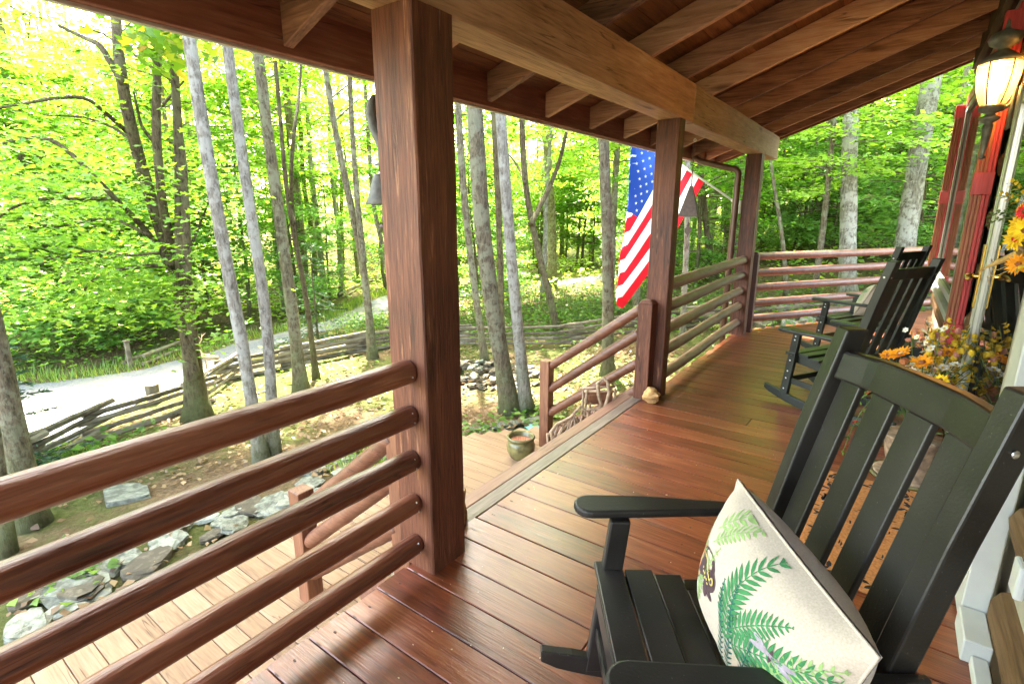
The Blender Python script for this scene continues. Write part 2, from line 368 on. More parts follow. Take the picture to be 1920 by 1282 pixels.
M['foam'] = plain('stain_chip', (.75, .6, .4), .8)
def grav():
    m, N, L, P = new_mat('gravel')
    tc = N.new("ShaderNodeTexCoord")
    n = N.new("ShaderNodeTexNoise"); n.inputs["Scale"].default_value = 45; n.inputs["Detail"].default_value = 8; L.new(tc.outputs["Object"], n.inputs[0])
    r = ramp(N, [(.3, (.06, .065, .075)), (.55, (.125, .13, .145)), (.75, (.21, .215, .225))]); L.new(n.outputs[0], r.inputs[0])
    n2 = N.new("ShaderNodeTexNoise"); n2.inputs["Scale"].default_value = .8; n2.inputs["Detail"].default_value = 5; L.new(tc.outputs["Object"], n2.inputs[0])
    r2 = ramp(N, [(.45, (0, 0, 0)), (.62, (.7, .7, .7))]); L.new(n2.outputs[0], r2.inputs[0])
    L.new(mixrgb(N, L, r2.outputs[0], r.outputs[0], (.20, .19, .16)), P.inputs["Base Color"]); P.inputs["Roughness"].default_value = .95
    bp = N.new("ShaderNodeBump"); bp.inputs["Strength"].default_value = .6; bp.inputs["Distance"].default_value = .03; L.new(n.outputs[0], bp.inputs["Height"]); L.new(bp.outputs[0], P.inputs["Normal"])
    return m
M['gravel'] = grav()
def groundmat():
    m, N, L, P = new_mat('forest_floor')
    tc = N.new("ShaderNodeTexCoord")
    def nz(s, d=8, ro=.6):
        n = N.new("ShaderNodeTexNoise"); n.inputs["Scale"].default_value = s; n.inputs["Detail"].default_value = d; n.inputs["Roughness"].default_value = ro; L.new(tc.outputs["Object"], n.inputs[0]); return n.outputs[0]
    lit = ramp(N, [(.3, (.07, .042, .022)), (.48, (.135, .088, .048)), (.62, (.19, .13, .075)), (.75, (.26, .19, .125))]); L.new(nz(22, 10, .75), lit.inputs[0])
    mos = ramp(N, [(.35, (.055, .065, .015)), (.6, (.105, .115, .035)), (.75, (.165, .155, .065))]); L.new(nz(16, 8, .7), mos.inputs[0])
    mk = ramp(N, [(.40, (0, 0, 0)), (.53, (1, 1, 1))]); L.new(nz(.75, 9, .68), mk.inputs[0])
    c = mixrgb(N, L, mk.outputs[0], lit.outputs[0], mos.outputs[0])
    L.new(c, P.inputs["Base Color"]); P.inputs["Roughness"].default_value = 1; P.inputs["Specular IOR Level"].default_value = .1
    bp = N.new("ShaderNodeBump"); bp.inputs["Strength"].default_value = .9; bp.inputs["Distance"].default_value = .05; L.new(nz(26, 8, .7), bp.inputs["Height"]); L.new(bp.outputs[0], P.inputs["Normal"])
    return m
M['ground'] = groundmat()
LEAF = [(0, (.055, .155, .026)), (.35, (.12, .265, .035)), (.7, (.185, .335, .045)), (1, (.26, .38, .06))]
M['leaf'] = leafmat('leaf_green', LEAF, .55, 1.5)
M['leaffar'] = leafmat('leaf_far', [(0, (.17, .32, .05)), (.5, (.30, .47, .08)), (1, (.44, .56, .12))], .5, 1.5)  # leaf green lightened in colour to stand in for light in the far woods
M['leafdark'] = leafmat('leaf_deep_green', [(0, (.08, .19, .055)), (.5, (.15, .30, .075)), (1, (.23, .38, .09))], .5, 1.4)
M['leafbig'] = leafmat('leaf_large', [(0, (.06, .14, .015)), (.6, (.11, .21, .02)), (.9, (.22, .26, .03)), (1, (.42, .22, .03))], .6, 1.5)
M['needle'] = leafmat('spruce_needle', [(0, (.02, .05, .02)), (1, (.05, .10, .035))], .2, 1)
M['litter'] = leafmat('dead_leaf', [(0, (.08, .042, .022)), (.4, (.15, .088, .045)), (.8, (.23, .15, .085)), (1, (.28, .19, .10))], .15, 1, 0)
M['grass'] = leafmat('grass_blade', [(0, (.09, .18, .02)), (.6, (.19, .29, .04)), (1, (.34, .36, .09))], .45, 1.2)
M['weed'] = leafmat('weed_leaf', [(0, (.05, .12, .02)), (.6, (.11, .22, .03)), (1, (.2, .3, .05))], .45, 1.2)
M['barkpale'] = barkmat('bark_pale', (.30, .265, .215), (.11, .09, .07), (.44, .42, .36), .6)
M['barkgrey'] = barkmat('bark_grey', (.18, .142, .09), (.055, .042, .025), (.27, .265, .175), .6)
M['barkdark'] = barkmat('bark_dark', (.12, .088, .048), (.035, .025, .013), (.18, .165, .085), .5)
M['barkwhite'] = barkmat('bark_whitish', (.25, .225, .175), (.07, .055, .04), (.42, .40, .335), .7, .8)

# ================================================================== SETTING: ground, driveway
def grid_ground():
    b = MB(); xs = list(np.arange(-60, -16, 2.0)) + list(np.arange(-16, 4, .35)) + list(np.arange(4, 26, 2.0))
    ys = list(np.arange(-24, -4, 2.0)) + list(np.arange(-4, 14, .35)) + list(np.arange(14, 70, 2.0))
    vs = [(x, y, terr(x, y)) for y in ys for x in xs]; n = len(xs)
    b.add(vs, [(j * n + i, j * n + i + 1, (j + 1) * n + i + 1, (j + 1) * n + i) for j in range(len(ys) - 1) for i in range(n - 1)], 0, .5)
    return tag(b.build('ground', M['ground'], smooth=True), kind='structure')
grid_ground()
NEAR = [(-500, 1130), (-160, 960), (30, 880), (190, 792), (330, 728), (420, 694), (493, 657), (606, 622), (675, 605), (736, 584), (850, 558), (1000, 541), (1130, 525), (1200, 517)]
FAR = [(-500, 745), (-160, 730), (27, 718), (154, 712), (247, 697), (343, 676), (439, 646), (517, 628), (613, 602), (672, 574), (736, 550), (850, 546), (1000, 532), (1130, 516), (1200, 509)]
def resample(L, n):
    P = [hit(*q) for q in L]; d = [0]
    for i in range(len(P) - 1): d.append(d[-1] + np.linalg.norm(P[i + 1] - P[i]))
    return [np.array([np.interp(t, d, [p[k] for p in P]) for k in range(2)]) for t in np.linspace(0, d[-1], n)]
ROAD_N, ROAD_F = resample(NEAR, 50), resample(FAR, 50)
def driveway():
    b = MB(); K = 12; vs = []
    for i, (p, q) in enumerate(zip(ROAD_N, ROAD_F)):
        for k in range(K + 1):
            t = k / K; c = p * (1 - t) + q * t
            if k in (0, K): c = c + np.array([.12 * math.sin(i * 2.3), .12 * math.cos(i * 1.7)])
            vs.append((c[0], c[1], terr(c[0], c[1]) + .012 + .03 * math.sin(math.pi * t)))
    b.add(vs, [(i * (K + 1) + k, i * (K + 1) + k + 1, (i + 1) * (K + 1) + k + 1, (i + 1) * (K + 1) + k) for i in range(49) for k in range(K)], 0, .5)
    return tag(b.build('gravel_driveway', M['gravel'], smooth=True), kind='structure')
driveway()
_rp = np.array([(p + q) / 2 for p, q in zip(ROAD_N, ROAD_F)]); _rw = np.array([np.linalg.norm(p - q) / 2 for p, q in zip(ROAD_N, ROAD_F)])
def on_road(x, y, m=.4):
    d = np.hypot(_rp[:, 0] - x, _rp[:, 1] - y); return bool(np.any(d < np.minimum(_rw, 3.2) + m))

# ================================================================== PORCH
# deck boards run across the porch (X), the nosing along Y at the stair opening
def porch_deck():
    root = tag(empty('porch_deck', (-.6, 3.5, 0)), 'reddish brown stained plank floor of the covered porch', 'deck')
    root.location = (0, 0, 0)
    b = MB(); y = -.74; i = 0
    while y < 12.5:
        w = .155
        if y < 7.0: xl = -1.545 + random.uniform(-.012, .012)
        else: xl = -1.56 + max(0, (y + .08 - 7.2)) * .633
        if 1.66 < y < 4.0: xl = -1.535
        xr = .452 if y < 8.55 else 3.2
        if xl < xr:
            # split a few boards with a butt joint
            if y < 8 and i % 4 == 1:
                xm = random.choice([-.7, -.25, .1]); b.box((xl, y, -.032), (xm - .002, y + w, 0)); b.box((xm + .002, y, -.032), (xr, y + w, random.uniform(-.001, .001)))
            else: b.box((xl, y, -.032), (xr, y + w, random.uniform(-.0012, .0012)))
        y += .1595; i += 1
    b.build('floor_boards', M['deck'], root, bevel=.003)
    n = MB(); n.box((-1.632, 1.70, -.034), (-1.540, 4.03, .0005)); n.build('nosing_board', M['nosing'], root, bevel=.004)
    n = MB(); n.box((-1.725, 1.60, -.036), (-1.635, 4.10, -.002)); n.build('edge_board', M['nosing2'], root, bevel=.004)
    n = MB(); n.box((-1.52, -.8, -.27), (-1.48, 7.1, -.036)); n.box((-1.70, 1.6, -.2), (-1.66, 4.1, -.04)); n.build('rim_joist', M['nosing2'], root)
    # joist hanger tabs and nail heads
    k = MB()
    for yy in np.arange(-.7, 7, .1595):
        for dx in (.045, .052):
            for e in (.03, .12): k.lathe([(.0, .0012), (.0042, .0012), (.0042, 0)], (-1.53 + dx + random.uniform(-.004, .004), yy + e, 0.0008), 6, cap=False)
        for e in (.03, .12): k.lathe([(.0, .0012), (.0042, .0012), (.0042, 0)], (-.62 + random.uniform(-.006, .006), yy + e, 0.0008), 6, cap=False)
    k.build('nail_heads', M['rust'], root)
porch_deck()

def post(y0, y1, x0, x1, label, z1=2.19):
    root = tag(empty('porch_post', ((x0 + x1) / 2, (y0 + y1) / 2, 0)), label, 'post', 'square posts carrying the porch roof')
    b = MB(); cx, cy = (x0 + x1) / 2, (y0 + y1) / 2
    hx, hy = (x1 - x0) / 2, (y1 - y0) / 2
    zs = np.linspace(0, z1, 24); vs = []
    for z in zs:
        j = .0022 * mnoise.noise(Vector((z * 3, y0, 1)))
        c = .006
        for sx, sy in ((-1, -1), (1, -1), (1, 1), (-1, 1)):
            for e in (0, 1):
                first = (e == 0) == (sx * sy > 0)
                vs.append((sx * (hx - (0 if first else c)) + j, sy * (hy - (c if first else 0)) + j, z))
    n = 8; fs = []
    for i in range(len(zs) - 1):
        for k in range(n): fs.append((i * n + k, i * n + (k + 1) % n, (i + 1) * n + (k + 1) % n, (i + 1) * n + k))
    fs.append(tuple(range(n - 1, -1, -1)))
    b.add(vs, fs); b.build('timber', M['post'], root)
    return root
post(1.365, 1.572, -1.605, -1.402, 'nearest large square brown porch post, worn at its edges')
post(4.085, 4.205, -1.600, -1.422, 'middle square brown porch post beside the stair rail, ochre rock at its foot')
post(6.955, 7.125, -1.592, -1.418, 'farthest square brown porch post where the brown downspout comes down')

# ---- roof: rafters, boards, fascia, beam
SL = .36
def rz(x): return 2.19 + SL * (x + 2.17)
def roof():
    root = tag(empty('porch_roof', (0, 0, 0)), 'sloping timber porch roof of brown rafters and boards over the deck', 'roof')
    ys = [-1.27, -.6, .07, .745, 1.42, 2.10, 2.785, 3.46, 4.14, 4.815, 5.47, 6.14, 6.80, 7.40, 7.88]
    for iy, y in enumerate(ys):
        b = MB(); h = .165; w = .047
        xs = np.linspace(-2.195, .40, 14); vs = []
        for x in xs:
            j = .003 * mnoise.noise(Vector((x * 2, y * 5, 0)))
            z = rz(x)
            for a, c in ((-1, 0), (1, 0), (1, 1), (-1, 1)): vs.append((x, y + a * w / 2 + j, z + c * h + j))
        fs = [(0, 1, 2, 3)] + [(i * 4 + k, (i + 1) * 4 + k, (i + 1) * 4 + (k + 1) % 4, i * 4 + (k + 1) % 4) for i in range(13) for k in range(4)]
        b.add(vs, fs, 0, [.12, .75, .35, .95, .2, .62][iy % 6]); b.build('rafter', M['rafter'], root, bevel=.004)
    b = MB(); x = -2.24
    while x < .62:
        x2 = x + .138
        b.add([(x, -2.0, rz(x) + .169), (x2, -2.0, rz(x2) + .169), (x2, 8.05, rz(x2) + .169), (x, 8.05, rz(x) + .169),
               (x, -2.0, rz(x) + .205), (x2, -2.0, rz(x2) + .205), (x2, 8.05, rz(x2) + .205), (x, 8.05, rz(x) + .205)],
              [(0, 1, 2, 3), (7, 6, 5, 4), (0, 4, 5, 1), (1, 5, 6, 2), (2, 6, 7, 3), (3, 7, 4, 0)])
        x += .142
    b.build('roof_boards', M['ceiling'], root)
    s = MB(); s.add([(-2.32, -2.02, rz(-2.32) + .228), (.7, -2.02, rz(.7) + .228), (.7, 8.12, rz(.7) + .228), (-2.32, 8.12, rz(-2.32) + .228),
                     (-2.32, -2.02, rz(-2.32) + .24), (.7, -2.02, rz(.7) + .24), (.7, 8.12, rz(.7) + .24), (-2.32, 8.12, rz(-2.32) + .26)],
                    [(3, 2, 1, 0), (4, 5, 6, 7), (0, 1, 5, 4), (1, 2, 6, 5), (2, 3, 7, 6), (3, 0, 4, 7)]); s.build('shingles', M['rust'], root)
    f = MB(); f.box((-2.236, -2, 2.155), (-2.198, 8.02, 2.41)); f.build('fascia', M['fascia'], root, bevel=.003)
    f = MB(); f.box((-2.262, -2, 2.145), (-2.238, 8.03, 2.41)); f.build('drip_edge', M['drip'], root)
    f = MB()
    f.box((.402, -1.9, 3.02), (.455, 7.95, 3.36)); f.build('ledger', M['logdark'], root, bevel=.003)
    # the rake board that closes the far end
    f = MB(); f.add([(-2.2, 7.93, rz(-2.2) - .02), (.40, 7.93, rz(.4) - .02), (.40, 7.96, rz(.4) - .02), (-2.2, 7.96, rz(-2.2) - .02), (-2.2, 7.93, rz(-2.2) + .168), (.40, 7.93, rz(.4) + .168), (.40, 7.96, rz(.4) + .168), (-2.2, 7.96, rz(-2.2) + .168)],
                    [(3, 2, 1, 0), (4, 5, 6, 7), (0, 1, 5, 4), (1, 2, 6, 5), (2, 3, 7, 6), (3, 0, 4, 7)]); f.build('rake_board', M['fascia'], root)
    return root
roof()
def beam():
    root = tag(empty('porch_beam', (0, 0, 0)), 'long light brown squared beam lying on the porch posts', 'beam')
    for (a, c, m, dz) in ((-2.0, 4.36, 'beam', 0), (4.368, 7.86, 'beamgrey', -.004)):
        b = MB(); ys = np.linspace(a, c, 30); vs = []
        for y in ys:
            for (x, z) in ((-1.6, 2.192), (-1.412, 2.192), (-1.412, 2.468), (-1.6, 2.405)):
                j = .004 * mnoise.noise(Vector((y * 2.2, x * 9, z * 9))); vs.append((x + j, y, z + j + dz))
        fs = [(i * 4 + k, i * 4 + (k + 1) % 4, (i + 1) * 4 + (k + 1) % 4, (i + 1) * 4 + k) for i in range(29) for k in range(4)]
        b.add(vs, fs + [(3, 2, 1, 0), (116, 117, 118, 119)], 0, .2 if a < 0 else .8)
        o = b.build('beam_length', M[m], root, bevel=.006)
beam()

# ---- rails
def rail(name, p0, p1, r, mat, parent, seed=0, n=26, round0=True, round1=True):
    p0, p1 = Vector(p0), Vector(p1); b = MB(); pts = []; rad = []
    kn = [random.Random(seed * 7 + q).uniform(.05, .95) for q in range(4)]; n = max(n, int((p1 - p0).length / .03))
    d = p1 - p0; sd = d.normalized().orthogonal()
    L = d.length
    for i in range(n + 1):
        t = i / n
        pts.append(p0 + d * t + Vector((.006 * mnoise.noise(Vector((seed, t * L * .8, 0))), 0, .007 * mnoise.noise(Vector((t * L * .8, seed, 5))))))
        rad.append(r * (1 + .07 * mnoise.noise(Vector((t * L * 1.5, seed * 3, 9))) + sum(.045 * math.exp(-((t - kk) * L / .035) ** 2) for kk in kn)))
    un = d.normalized()
    if round1: 
        for q, k in ((.012, .93), (.022, .78), (.029, .5), (.031, .2)): pts.append(p1 + un * q); rad.append(r * k)
    if round0:
        for q, k in ((.012, .93), (.022, .78), (.029, .5), (.031, .2)): pts.insert(0, p0 - un * q); rad.insert(0, r * k)
    b.tube(pts, rad, 20, 0, random.random())
    return b.build(name, mat, parent, smooth=True)
ZS = [.898, .711, .513, .32, .127]
rt = tag(empty('porch_railing', (-1.49, 0, 0)), 'nearest railing of five round brown logs beside the rocking chair', 'railing', 'log railings of the porch'); rt.location = (0, 0, 0)
for i, z in enumerate(ZS):
    rail('rail', (-1.49, -2.1, z), (-1.49, 1.345, z), (.049, .046, .046, .043, .044)[i], M['rail'], rt, i)
nm = MB()
for z in ZS:
    for dx, dz in ((.018, .024), (.03, -.012)): nm.blob((-1.49 + dx + .02, 1.333, z + dz), (.004, .004, .004), n=6, k=4)
nm.build('nail_heads', M['bolt'], rt)
rt = tag(empty('porch_railing', (0, 0, 0)), 'middle railing of five weathered round logs between the two far posts', 'railing', 'log railings of the porch')
for i, z in enumerate([.925, .74, .545, .355, .14]):
    rail('rail', (-1.50, 4.26, z), (-1.505, 6.98, z + .02), (.052, .048, .05, .047, .047)[i], M['raildull'], rt, i + 10)
# angled far railing: real direction of the bent deck edge
FD = Vector((.535, .845, 0))
rt = tag(empty('porch_railing', (0, 0, 0)), 'far reddish log railing running off at an angle behind the rocking chairs', 'railing', 'log railings of the porch')
A = Vector((-1.44, 7.36, 0)); Bp = A + FD * 4.1
for i, z in enumerate([.965, .76, .56, .355, .15]):
    rail('rail', A + Vector((0, 0, z)), A + FD * 7.4 + Vector((0, 0, z)), .05, M['railred'], rt, i + 20, 40, False)
def newel(name, c, w, z0, z1, mat, label=None, parent=None, cap='cham', rot=0, cat='post'):
    mm = Matrix.Translation((c[0], c[1], 0)) @ Matrix.Rotation(rot, 4, 'Z'); b = MB(); h = w / 2
    b.box((-h, -h, z0), (h, h, z1), mat=mm)
    if cap == 'cham':
        vs = [mm @ Vector(q) for q in ((-h, -h, z1 + .0015), (h, -h, z1 + .0015), (h, h, z1 + .0015), (-h, h, z1 + .0015), (-h * .55, -h * .55, z1 + .03), (h * .55, -h * .55, z1 + .03), (h * .55, h * .55, z1 + .03), (-h * .55, h * .55, z1 + .03))]
        b.add(vs, [(4, 5, 6, 7), (0, 1, 5, 4), (1, 2, 6, 5), (2, 3, 7, 6), (3, 0, 4, 7)], 0, b.r[-1])
    o = b.build(name, mat, parent, bevel=.004)
    return o
rot = math.atan2(FD.y, FD.x)
newel('newel_post', (-1.43, 7.235), .105, 0, 1.0, M['newelred'], parent=rt, rot=0)
newel('newel_post', (Bp.x, Bp.y), .13, -.6, 1.06, M['railred'], parent=rt, rot=rot)

# ---- lower deck with stairs
def lower_deck():
    root = tag(empty('lower_deck', (0, 0, 0)), 'pale unstained plank landing deck below the porch rail', 'deck')
    b = MB(); y = -3.0
    while y < 4.3:
        w = .1235
        xl = -3.42 + random.uniform(-.01, .01)
        if y > 1.4: xl = -3.20 - (y - 1.8) * .08
        if y > 3.75: xl += (y - 3.7) * .9
        b.box((xl, y, -.755), (-1.62, y + w, -.72 + random.uniform(-.0012, .0012))); y += .1275
    b.build('deck_boards', M['lower'], root, bevel=.003)
    f = MB(); f.box((-3.36, -3, -.95), (-1.7, 3.7, -.757)); f.build('rim_joist', M['lower'], root)
    return root
lower_deck()
def stairs():
    root = tag(empty('porch_steps', (0, 0, 0)), 'weathered brown plank steps going down from the porch to the lower deck', 'steps')
    for k in range(2):
        b = MB(); z = -.26 - .235 * k; x = -1.745 - .235 * k
        b.box((x - .25, 1.6, z - .035), (x - .13, 4.02, z)); b.box((x - .125, 1.6, z - .035), (x, 4.02, z)); b.build('tread', M['nosing'], root, bevel=.004)
    for y in (1.585, 4.035):
        b = MB(); b.poly([(-1.74, y, -.30), (-2.24, y, -.56), (-2.24, y, -.718), (-1.74, y, -.718)], .035, (0, 1, 0)); b.build('stringer', M['nosing2'], root)
    return root
stairs()
def stair_rail(y, label, lower, upz):
    root = tag(empty('stair_railing', (0, 0, 0)), label, 'stair railing', 'log handrails of the porch steps')
    newel('newel_post', lower, .098, -.72, .155 if y > 3 else -.11 + .26, M['newel'], parent=root)
    return root
sr = tag(empty('stair_railing', (0, 0, 0)), 'stair handrail of sloping logs rising to the middle porch post', 'stair railing', 'log handrails of the porch steps')
newel('newel_post', (-2.525, 4.05), .1, -.72, .155, M['newel'], parent=sr, cap=None)
newel('newel_post', (-1.555, 4.022), .118, -.1, .80, M['post'], parent=sr)
for i, (za, zb) in enumerate([(.745, .117), (.54, -.114), (.285, -.357), (.04, -.589)]):
    rail('rail', (-1.62, 4.05, za), (-2.47, 4.05, zb), .042, M['railx'], sr, 30 + i, 14, False)
sl_ = tag(empty('stair_railing', (0, 0, 0)), 'stair handrail of sloping logs seen behind the nearest log railing', 'stair railing', 'log handrails of the porch steps')
newel('newel_post', (-2.52, 1.45), .1, -.72, .0, M['newel'], parent=sl_, cap=None)
newel('newel_post', (-1.665, 1.47), .115, -.3, .61, M['newel'], parent=sl_)
newel('newel_post', (-1.52, 1.615), .08, -.1, .92, M['post'], parent=sl_)
for i, (za, zb) in enumerate([(.53, -.10), (.33, -.31), (.08, -.52)]):
    rail('rail', (-1.70, 1.45, za), (-2.47, 1.45, zb), .041, M['railx'], sl_, 40 + i, 14, False)

# ================================================================== HOUSE WALL
def house():
    root = tag(empty('log_house', (0, 0, 0)), 'log house wall with pale chinking and a red cased window along the porch', 'house')
    Y0, Y1 = -2.5, 8.55
    openings = [(2.30, 4.02, -.05, 2.28), (4.62, 8.42, .66, 2.72)]
    b = MB(); b.box((.50, Y0, -.5), (.8, Y1, 4.6)); b.build('chinking', M['chink'], root)
    lg = MB(); z = -.30; k = 0
    while z < 4.5:
        z0, z1 = z + .005, z + .185
        cuts = [(Y0, Y1 + (.10 if k % 2 else .02))]
        for a, c, za, zb in openings:
            if z1 > za and z0 < zb:
                new = []
                for s, e in cuts:
                    if c <= s or a >= e: new.append((s, e)); continue
                    if s < a: new.append((s, a))
                    if e > c: new.append((c, e))
                cuts = new
        for s, e in cuts:
            n = max(2, int((e - s) / .22)); vs = []; prof = [(.52, 0), (.468, .02), (.452, .055), (.452, .115), (.470, .155), (.52, .178)]
            for i in range(n + 1):
                y = s + (e - s) * i / n
                for (x, dz) in prof:
                    j = .010 * mnoise.noise(Vector((y * 1.6, z * 4, dz * 20))); vs.append((x + j, y, z0 + dz + j * .8))
            m = len(prof); rr = random.random()
            fs = [(i * m + q, (i + 1) * m + q, (i + 1) * m + q + 1, i * m + q + 1) for i in range(n) for q in range(m - 1)]
            fs += [tuple(range(m)), tuple(n * m + q for q in range(m - 1, -1, -1))]
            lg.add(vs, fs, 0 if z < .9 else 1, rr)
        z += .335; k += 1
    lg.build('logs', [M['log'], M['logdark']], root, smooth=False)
    # window with red fluted casing and corner blocks
    w = empty('window', (0, 0, 0)); w.parent = root
    f = MB(); f.box((.455, 4.80, .80), (.47, 8.18, 2.66)); g = f.build('pane', M['glassdark'], w)
    f = MB()
    for y in (4.80, 5.75, 8.10): f.box((.430, y, .80), (.453, y + .055, 2.64))
    for z in (.76, 2.60): f.box((.428, 4.80, z), (.454, 8.18, z + .06))
    f.build('sash', M['greytrim'], w, bevel=.003)
    for ya, xo in ((4.66, .352), (8.19, .345)):
        f = MB(); nb = 5; wd = (.452 - xo) / nb
        for q in range(nb): f.box((xo + q * wd, ya + (.0 if q % 2 else .004), .70), (xo + (q + 1) * wd - .004, ya + .040, 2.70), 1 if q < 3 else 0)
        f.box((xo + .003, ya + .012, .70), (.451, ya + .036, 2.70), r=.1)
        for zz in (.62, 1.62, 2.56): f.box((xo - .005, ya - .010, zz), (.452, ya + .048, zz + .14))
        f.build('shutter', [M['red'], M['redlit']], w, bevel=.003)
    f = MB()
    f.box((.421, 4.81, 2.66), (.45, 8.18, 2.78)); f.build('casing', M['red'], w, bevel=.003)
    f = MB(); f.box((.40, 4.82, .66), (.456, 8.16, .72)); f.build('sill', M['greytrim'], w, bevel=.004)
    # electrical box and hanging cord on the near logs
    e = MB(); e.box((.436, 1.99, .36), (.462, 2.075, .47)); e.build('outlet_box', M['plastic'], root, bevel=.008, seg=2)
    return root
m, N, L, P = new_mat('dark_glass'); P.inputs["Base Color"].default_value = (.010, .013, .009, 1); P.inputs["Roughness"].default_value = .04; P.inputs["Specular IOR Level"].default_value = .5; M['glassdark'] = m
m, N, L, P = new_mat('storm_glass'); P.inputs["Base Color"].default_value = (.012, .012, .011, 1); P.inputs["Roughness"].default_value = .015; P.inputs["Specular IOR Level"].default_value = .8; M['stormglass'] = m
house()
def storm_door():
    root = tag(empty('storm_door', (0, 0, 0)), 'full glass storm door with pale metal frame and brass handle, wreath on it', 'door')
    f = MB()
    for ya, yb in ((2.52, 2.64), (3.74, 3.86)): f.box((.402, ya, .03), (.438, yb, 2.14))
    for za, zb in ((.03, .17), (2.03, 2.14)): f.box((.402, 2.642, za), (.438, 3.738, zb))
    f.box((.394, 3.752, .04), (.4015, 3.775, 2.13)); f.box((.394, 3.80, .04), (.4015, 3.83, 2.13))
    f.build('door_frame', M['steel'], root, bevel=.004)
    f = MB(); f.box((.417, 2.642, .172), (.423, 3.738, 2.028)); f.build('pane', M['stormglass'], root)
    f = MB(); f.box((.428, 3.87, 0), (.465, 3.99, 2.26)); f.box((.385, 2.33, .02), (.462, 2.50, 2.26)); f.box((.428, 2.505, 2.15), (.463, 3.865, 2.27))
    f.box((.378, 2.12, .0), (.455, 2.325, .085)); f.box((.402, -.6, .0), (.448, 2.115, .04))
    f.build('casing', M['white'], root, bevel=.004)
    h = MB(); h.box((.384, 3.765, 1.0), (.3935, 3.815, 1.34)); h.tube([(.39, 3.79, 1.17), (.345, 3.79, 1.17), (.335, 3.775, 1.17), (.335, 3.70, 1.165)], [.011, .011, .012, .010], 10)
    h.lathe([(.0, -.018), (.016, -.014), (.02, 0), (.016, .014), (0, .018)], (.35, 3.79, 1.17), 12)
    h.build('handle', M['brass'], root, bevel=.002)
    return root
storm_door()

